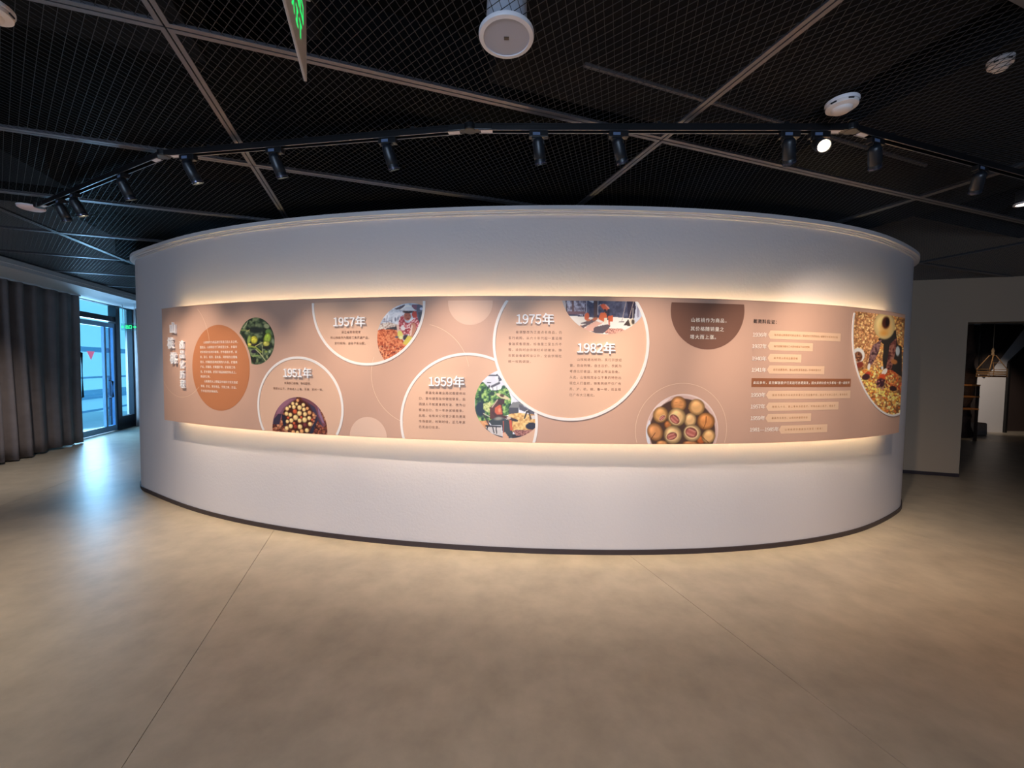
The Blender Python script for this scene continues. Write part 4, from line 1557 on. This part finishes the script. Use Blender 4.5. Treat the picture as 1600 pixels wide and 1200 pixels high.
UG = -5.68
w1 = MB()
lbox(w1, UG, VG0, VG1, 2.79, 2.86, .1)
lbox(w1, UG, VG0, VG0 + .06, 0, 2.80, .1)
lbox(w1, UG, 11.34, 11.48, 0, 2.80, .14)
lbox(w1, UG, VG1 - .06, VG1, 0, 2.80, .1)
lbox(w1, UG, VG0, 11.40, 2.44, 2.55, .1)
lbox(w1, UG, 11.48, VG1, 0, 0.30, .1)
win = struct(w1.go('window_1', M_DARKMET))
g_ = MB()
lbox(g_, UG, VG0 + .05, 11.36, 2.54, 2.80, .012)
g_.go('pane', M_GLASS, win)
g_ = MB()
lbox(g_, UG, 11.46, VG1 - .05, 0.29, 2.80, .012)
g_.go('pane', M_GLASS, win)
dr = struct(MB().box((0, 0, -5), (.01, .01, .01)).go('door_1', M_DARKMET))
dr.data.clear_geometry()
d1 = MB()
lbox(d1, UG + .02, 9.86, 9.96, .02, 2.40, .05)
lbox(d1, UG + .02, 10.96, 11.02, .02, 2.40, .05)
lbox(d1, UG + .02, 11.27, 11.33, .02, 2.40, .05)
lbox(d1, UG + .02, 11.0, 11.28, .02, .14, .05)
lbox(d1, UG + .02, 11.0, 11.28, 2.30, 2.40, .05)
lbox(d1, UG + .02, 9.96, 10.98, 2.30, 2.40, .05)
lbox(d1, UG + .02, 9.96, 10.98, .02, .14, .05)
me_ = d1.go('tmp', mat('door_frame_flare', (150, 182, 212), .4, metal=.1))  # daylight flare over the frame is put into this light blue
dr.data = me_.data
bpy.data.objects.remove(me_)
g_ = MB()
lbox(g_, UG + .02, 9.94, 11.0, .12, 2.32, .012)
g_.go('pane', M_GLASS, dr)
g_ = MB()
lbox(g_, UG + .02, 11.01, 11.28, .12, 2.32, .012)
g_.go('pane', glass_mat('tinted_glass', (176, 206, 226), .08), dr)
for (vv, zz0, zz1) in ((10.16, .78, 1.78), (11.10, .72, 1.18)):
    h_ = MB()
    a = uv(UG + .10, vv)
    b = uv(UG + .04, vv)
    h_.tube([(b[0], b[1], zz0 + .04), (a[0], a[1], zz0 + .06), (a[0], a[1], zz1 - .06), (b[0], b[1], zz1 - .04)], .018, 8)
    h_.go('door_handle', M_DARKMET, dr, smooth=True)
t_ = MB()
c0, c1, c2 = uv(UG + .029, 10.44), uv(UG + .029, 10.68), uv(UG + .029, 10.56)
t_.add([(c0[0], c0[1], 1.76), (c1[0], c1[1], 1.76), (c2[0], c2[1], 1.58)], [(0, 1, 2)])
md_ = mat('red_decal', (214, 96, 110), .5)
tl_ = md_.node_tree.nodes.new('ShaderNodeBsdfTranslucent')
tl_.inputs['Color'].default_value = tuple(lin((240, 96, 112))) + (1,)
mx_ = md_.node_tree.nodes.new('ShaderNodeMixShader')
mx_.inputs[0].default_value = .2
md_.node_tree.links.new(md_.node_tree.nodes['Principled BSDF'].outputs[0], mx_.inputs[1])
md_.node_tree.links.new(tl_.outputs[0], mx_.inputs[2])
md_.node_tree.links.new(mx_.outputs[0], md_.node_tree.nodes['Material Output'].inputs['Surface'])
t_.go('warning_decal', md_, dr)
# terrace, railing and pale building outside
ter = MB()
ter.prism([uv(-13, 6), uv(-5.78, 6), uv(-5.78, 16), uv(-13, 16)], -.15, -.02)
struct(ter.go('trim_6', mat('terrace_concrete', (200, 205, 210), .8)))
rl = thing('terrace_railing', 'pale metal railing of the terrace outside the glass door', 'railing', (*uv(-7.4, 11), 0))
for nm, z in (('top_rail', 1.12), ('rail_bar', .58), ('rail_bar', .22)):
    r_ = MB()
    a, b = uv(-7.4, 8.5), uv(-7.4, 16)
    r_.seg((*a, z), (*b, z), .05, .05)
    rel(rl, r_.go(nm, mat('railing_paint', (120, 165, 200), .4), rl))
for vv in np.arange(9, 16, 1.4):
    r_ = MB()
    a = uv(-7.4, vv)
    r_.seg((*a, -.02), (*a, 1.12), .05, .05)
    rel(rl, r_.go('rail_post', MATS['railing_paint'], rl))
bl = thing('pale_building', 'overexposed low pale building with a banded roof edge beyond the terrace', 'building', (*uv(-26, 26), -6))
M_BLD = mat('pale_cladding', (240, 244, 246), .7)
M_BND = mat('band_grey', (120, 160, 190), .6)
r_ = MB()
r_.prism([uv(-26, 5), uv(-26, 90), uv(-30, 90), uv(-30, 5)], -6, -2.0)
rel(bl, r_.go('facade', M_BLD, bl))
r_ = MB()
r_.prism([uv(-25.8, 5), uv(-25.8, 90), uv(-30, 90), uv(-30, 5)], -2.0, -1.55)
rel(bl, r_.go('roof_band', M_BND, bl))
fb = thing('foot_bridge', 'pale blue grey elevated walkway crossing the sky outside the glass door', 'bridge', (*uv(-34, 50), 2.75))
r_ = MB()
r_.prism([uv(-33, 5), uv(-33, 95), uv(-35, 95), uv(-35, 5)], 2.75, 3.3)
rel(fb, r_.go('deck', M_BND, fb))
for vv in (9, 90):
    r_ = MB()
    r_.prism([uv(-33.6, vv), uv(-33.6, vv + .8), uv(-34.4, vv + .8), uv(-34.4, vv)], -6, 2.75)
    rel(fb, r_.go('pier', M_BLD, fb))

M_CURT = mat('charcoal_curtain', (116, 105, 104), .85, mottle=.12, mscale=5, bump=.15, bscale=300)


def curtain(name, label, u, v0, v1, z0, z1, pitch, amp, seed, m=M_CURT, lean=0.0):
    rg = np.random.RandomState(seed)
    n = int((v1 - v0) / pitch * 14)
    vs = np.linspace(v0, v1, n)
    ph = np.cumsum(1 + .35 * np.sin(vs * 2.3 + seed) + .2 * rg.randn(n)) * (vs[1] - vs[0]) / pitch * 2 * math.pi
    am = amp * (1 + .35 * np.sin(vs * 3.1 + 1) + .15 * np.sin(vs * 7.7))
    nz = 12
    V, F = [], []
    for k in range(nz + 1):
        t = k / nz
        z = z0 + (z1 - z0) * t
        zz = z + (.012 * np.sin(vs * 5.1) if k == 0 else 0)
        du = am * (np.sin(ph) + .3 * np.sin(2 * ph + .6)) * (1.15 - .45 * t) + .012 * np.sin(vs * 1.7 + 4 * t)
        P2 = np.array([uv(u + d, v_ + lean * (1 - t) * (v_ - v0) / (v1 - v0)) for d, v_ in zip(du, vs)])
        V.append(np.stack([P2[:, 0], P2[:, 1], np.broadcast_to(zz, n)], 1))
    V = np.concatenate(V)
    for k in range(nz):
        for i in range(n - 1):
            F.append((k * n + i, k * n + i + 1, (k + 1) * n + i + 1, (k + 1) * n + i))
    root = thing(name, label, 'curtain', (*uv(u, v0), 0))
    o = rel(root, mk('drape', V, F, m, root, True))
    md = o.modifiers.new('thick', 'SOLIDIFY')
    md.thickness = .004
    r_ = MB()
    a, b = uv(u, v0), uv(u, v1)
    r_.seg((*a, z1 + .012), (*b, z1 + .012), .03, .022)
    rel(root, r_.go('curtain_rail', M_WPLAST, root))
    return root


curtain('curtain', 'wide charcoal pleated curtain left of the glass door', -5.38, 3.2, 9.80, .03, 2.775, .23, .055, 3)
curtain('curtain', 'narrow dark curtain behind the edge of the rounded wall right of the glass door', -5.40, 11.62, 12.7, .03, 2.775, .17, .05, 5)

# small exit sign by the door
e2 = thing('exit_sign', 'small green exit sign hanging beside the glass door', 'exit sign', (*uv(-5.1, 10.75), 2.30), 0)
dv = uv(0, 1)
rot = math.atan2(DB[1], DB[0])
e2.rotation_euler = (0, 0, rot - .35)
a_ = MB()
a_.box((0, 0, 0), (.34, .008, .15))
a_.go('plate', glass_mat('clear_acrylic', (225, 240, 235), .04), e2)
a_ = MB()
for k, sg in ((-.125, -1), (.125, 1)):
    a_.seg((k - .03 * sg, -.006, 0), (k + .03 * sg, -.006, 0), .004, .016)
    a_.seg((k + .035 * sg, -.006, 0), (k + .012 * sg, -.006, .024), .004, .014)
    a_.seg((k + .035 * sg, -.006, 0), (k + .012 * sg, -.006, -.024), .004, .014)
a_.go('arrow', M_GREEN, e2)
V, F, N = [], [], 0
for i, ch in enumerate('出口'):
    gv, gf = glyph(ch, .03)
    V.append(np.stack([-.075 + .075 * i + gv[:, 0] * .075, np.full(len(gv), -.0065), (gv[:, 1] - .38) * .085], 1))
    F += [tuple(j + N for j in q) for q in gf]
    N += len(gv)
mk('sign_lettering', np.concatenate(V), F, M_GREEN, e2)
a_ = MB()
for x in (-.13, .13):
    a_.tube([(x, 0, .075), (x, 0, .60)], .004, 6)
a_.go('hanging_rod', mat('rod_steel', (170, 180, 190), .3, metal=.7), e2, smooth=True)
bpy.data.objects.remove(_to)

# ------------------------------------------------------------------ the next room on the right
w = MB()
w.prism([(5.4, 6.55), (16.5, 5.2), (16.5, 13), (5.4, 13)], 2.85, 2.95)
struct(w.go('ceiling', M_BLACK))
M_PLAS = mat('plaster_white', (214, 208, 204), .75, bump=.1, bscale=20)
w = MB()
# plaster wall with a chamfered opening
y0, y1 = 10.35, 10.6
ox0, ox1, zt_, ch_ = 12.80, 15.0, 2.35, .55
w.prism([(11.0, y0), (ox0, y0), (ox0, y1), (11.0, y1)], 0, 2.86)
w.prism([(ox1, y0), (16.4, y0), (16.4, y1), (ox1, y1)], 0, 2.86)
w.prism([(ox0, y0), (ox1, y0), (ox1, y1), (ox0, y1)], zt_, 2.86)
for sx, xx0 in ((1, ox0), (-1, ox1)):
    w.add([(xx0, y0, zt_ - ch_), (xx0 + sx * ch_, y0, zt_), (xx0, y0, zt_), (xx0, y1, zt_ - ch_), (xx0 + sx * ch_, y1, zt_), (xx0, y1, zt_)],
          [(0, 1, 2), (3, 5, 4), (0, 3, 4, 1), (1, 4, 5, 2), (2, 5, 3, 0)])
struct(w.go('wall_plaster', M_PLAS))
d2 = MB()
d2.prism([(ox0, y1), (ox1, y1), (ox1, y1 + .06), (ox0, y1 + .06)], 0, zt_)
struct(d2.go('door_2', mat('dark_door', (62, 50, 46), .6)))
t_ = MB()
for a, b in (((ox0, 0), (ox0, zt_ - ch_)), ((ox0, zt_ - ch_), (ox0 + ch_, zt_)), ((ox0 + ch_, zt_), (ox1 - ch_, zt_)), ((ox1 - ch_, zt_), (ox1, zt_ - ch_)), ((ox1, zt_ - ch_), (ox1, 0))):
    t_.seg((a[0], y0 - .02, a[1]), (b[0], y0 - .02, b[1]), .05, .07)
struct(t_.go('trim_7', mat('black_trim', (20, 18, 18), .5)))
# rustic display at the left of that wall
M_BARK = mat('dark_bark', (74, 52, 40), .9, mottle=.5, mscale=4, bump=1.0, bscale=7)
M_TIMB = mat('dark_timber', (40, 30, 25), .8, mottle=.3, mscale=3)
M_OAK = mat('lit_oak', (190, 120, 62), .6, mottle=.25, mscale=6)


tr = MB()
tp = [(10.96, 9.78, 0), (10.92, 9.78, .5), (10.96, 9.74, 1.0), (11.04, 9.74, 1.5), (11.08, 9.78, 2.0), (11.0, 9.78, 2.7)]
tr.tube(tp, [.30, .25, .22, .20, .17, .14], 14)
tag(tr.go('tree_trunk', M_BARK, smooth=True), 'gnarled dark tree trunk in the display through the doorway', 'tree trunk')
ev = thing('timber_eave', 'black timber gable end with a sloping beam above the display through the doorway', 'eave', (12.2, 10.14, 1.6))
e_ = MB()
e_.seg((11.98, 10.14, 1.58), (12.80, 10.14, 2.74), .12, .12)
rel(ev, e_.go('sloping_beam', M_TIMB, ev))
e_ = MB()
q4 = [(11.96, 1.60), (12.80, 2.78), (11.96, 2.78)]
e_.add([(x, 10.20, z) for x, z in q4] + [(x, 10.26, z) for x, z in q4], [(0, 1, 2), (5, 4, 3), (0, 3, 4, 1), (1, 4, 5, 2), (2, 5, 3, 0)])
rel(ev, e_.go('gable_board', M_TIMB, ev))
bkb = thing('timber_backdrop', 'dark timber boarding behind the tree trunk through the doorway', 'backdrop', (11.2, 10.28, 0))
for i in range(6):
    b_ = MB()
    b_.box((-.47 + .22 * i, 0, 1.38), (.21, .04, 2.76))
    b_.go('board', M_TIMB, bkb, bevel=.004)
sh = thing('wooden_shelf', 'warm lit wooden shelf at the left edge of the doorway', 'shelf', (10.14, 9.20, 0))
for z in (.72, 1.0, 1.26):
    b_ = MB()
    b_.box((.1, 0, z), (.62, .4, .035))
    b_.go('shelf_board', M_OAK, sh, bevel=.004)
b_ = MB()
b_.box((.1, .18, .99), (.58, .03, .52))
b_.go('back_panel', M_OAK, sh)
for x in (-.19, .39):
    for y in (-.17, .17):
        b_ = MB()
        b_.box((x, y, .63), (.04, .04, 1.26))
        b_.go('leg', M_TIMB, sh)
b_ = MB()
b_.box((11.62, 9.95, .155), (.30, .22, .31))
rg_ = np.random.RandomState(5)
b_.v = [tuple(np.array(q) + rg_.uniform(-.02, .02, 3) * (1, 1, 0 if q[2] < .01 else 1)) for q in b_.v]
tag(b_.go('stone_block', mat('grey_stone', (110, 100, 92), .9, mottle=.2, mscale=6, bump=.6, bscale=10), bevel=.02), 'rough grey stone block on the floor before the plaster wall', 'stone')
# hanging basket frame
hb = thing('hanging_basket', 'gabled bamboo basket hanging by a cord in the doorway', 'basket', (10.42, 8.70, 1.46))
M_BAM = mat('bamboo', (206, 160, 110), .6)
M_BAMD = mat('bamboo_dark', (110, 82, 62), .7)
b_ = MB()
bw, bd = .19, .12
for sy in (-1, 1):
    P0 = [(-bw, sy * bd, 0), (-bw, sy * bd, .16), (-.03, sy * bd * .3, .46), (.03, sy * bd * .3, .46), (bw, sy * bd, .16), (bw, sy * bd, 0)]
    b_.tube(P0, .008, 6)
for sx in (-1, 1):
    b_.tube([(sx * bw, -bd, .16), (sx * bw, bd, .16)], .007, 6)
    b_.tube([(sx * bw, -bd, 0), (sx * bw, bd, 0)], .007, 6)
b_.tube([(-.1, -bd * .7, .3), (.1, -bd * .7, .3)], .006, 6)
b_.go('frame', M_BAM, hb, smooth=True)
for z in (.015, .06, .105):
    b_ = MB()
    for (x0, y0_, x1, y1_) in ((-bw, -bd, bw, -bd), (-bw, bd, bw, bd), (-bw, -bd, -bw, bd), (bw, -bd, bw, bd)):
        b_.seg((x0, y0_, z), (x1, y1_, z), .006, .034)
    b_.go('slat', M_BAMD if z < .05 else M_BAM, hb)
b_ = MB()
b_.box((0, 0, .0), (2 * bw, 2 * bd, .008))
b_.go('tray', M_BAMD, hb)
b_ = MB()
b_.tube([(0, 0, .46), (0, 0, 2.85 - 1.46)], .005, 6)
b_.go('cord', mat('rope', (176, 150, 120), .8), hb, smooth=True)
b_ = MB()
b_.lathe([(.012, .45), (.03, .48), (.02, .52), (.028, .56), (.012, .62)], 10)
b_.go('knot', MATS['rope'], hb, smooth=True)
spot_light('room_spot', (10.6, 8.0, 2.75), (12.4, 10.3, .95), 220, (1.0, .86, .74), 36, .8, .03)
spot_light('room_spot', (9.6, 8.0, 2.75), (10.45, 9.2, 1.2), 26, (1.0, .72, .42), 40, .6, .03)
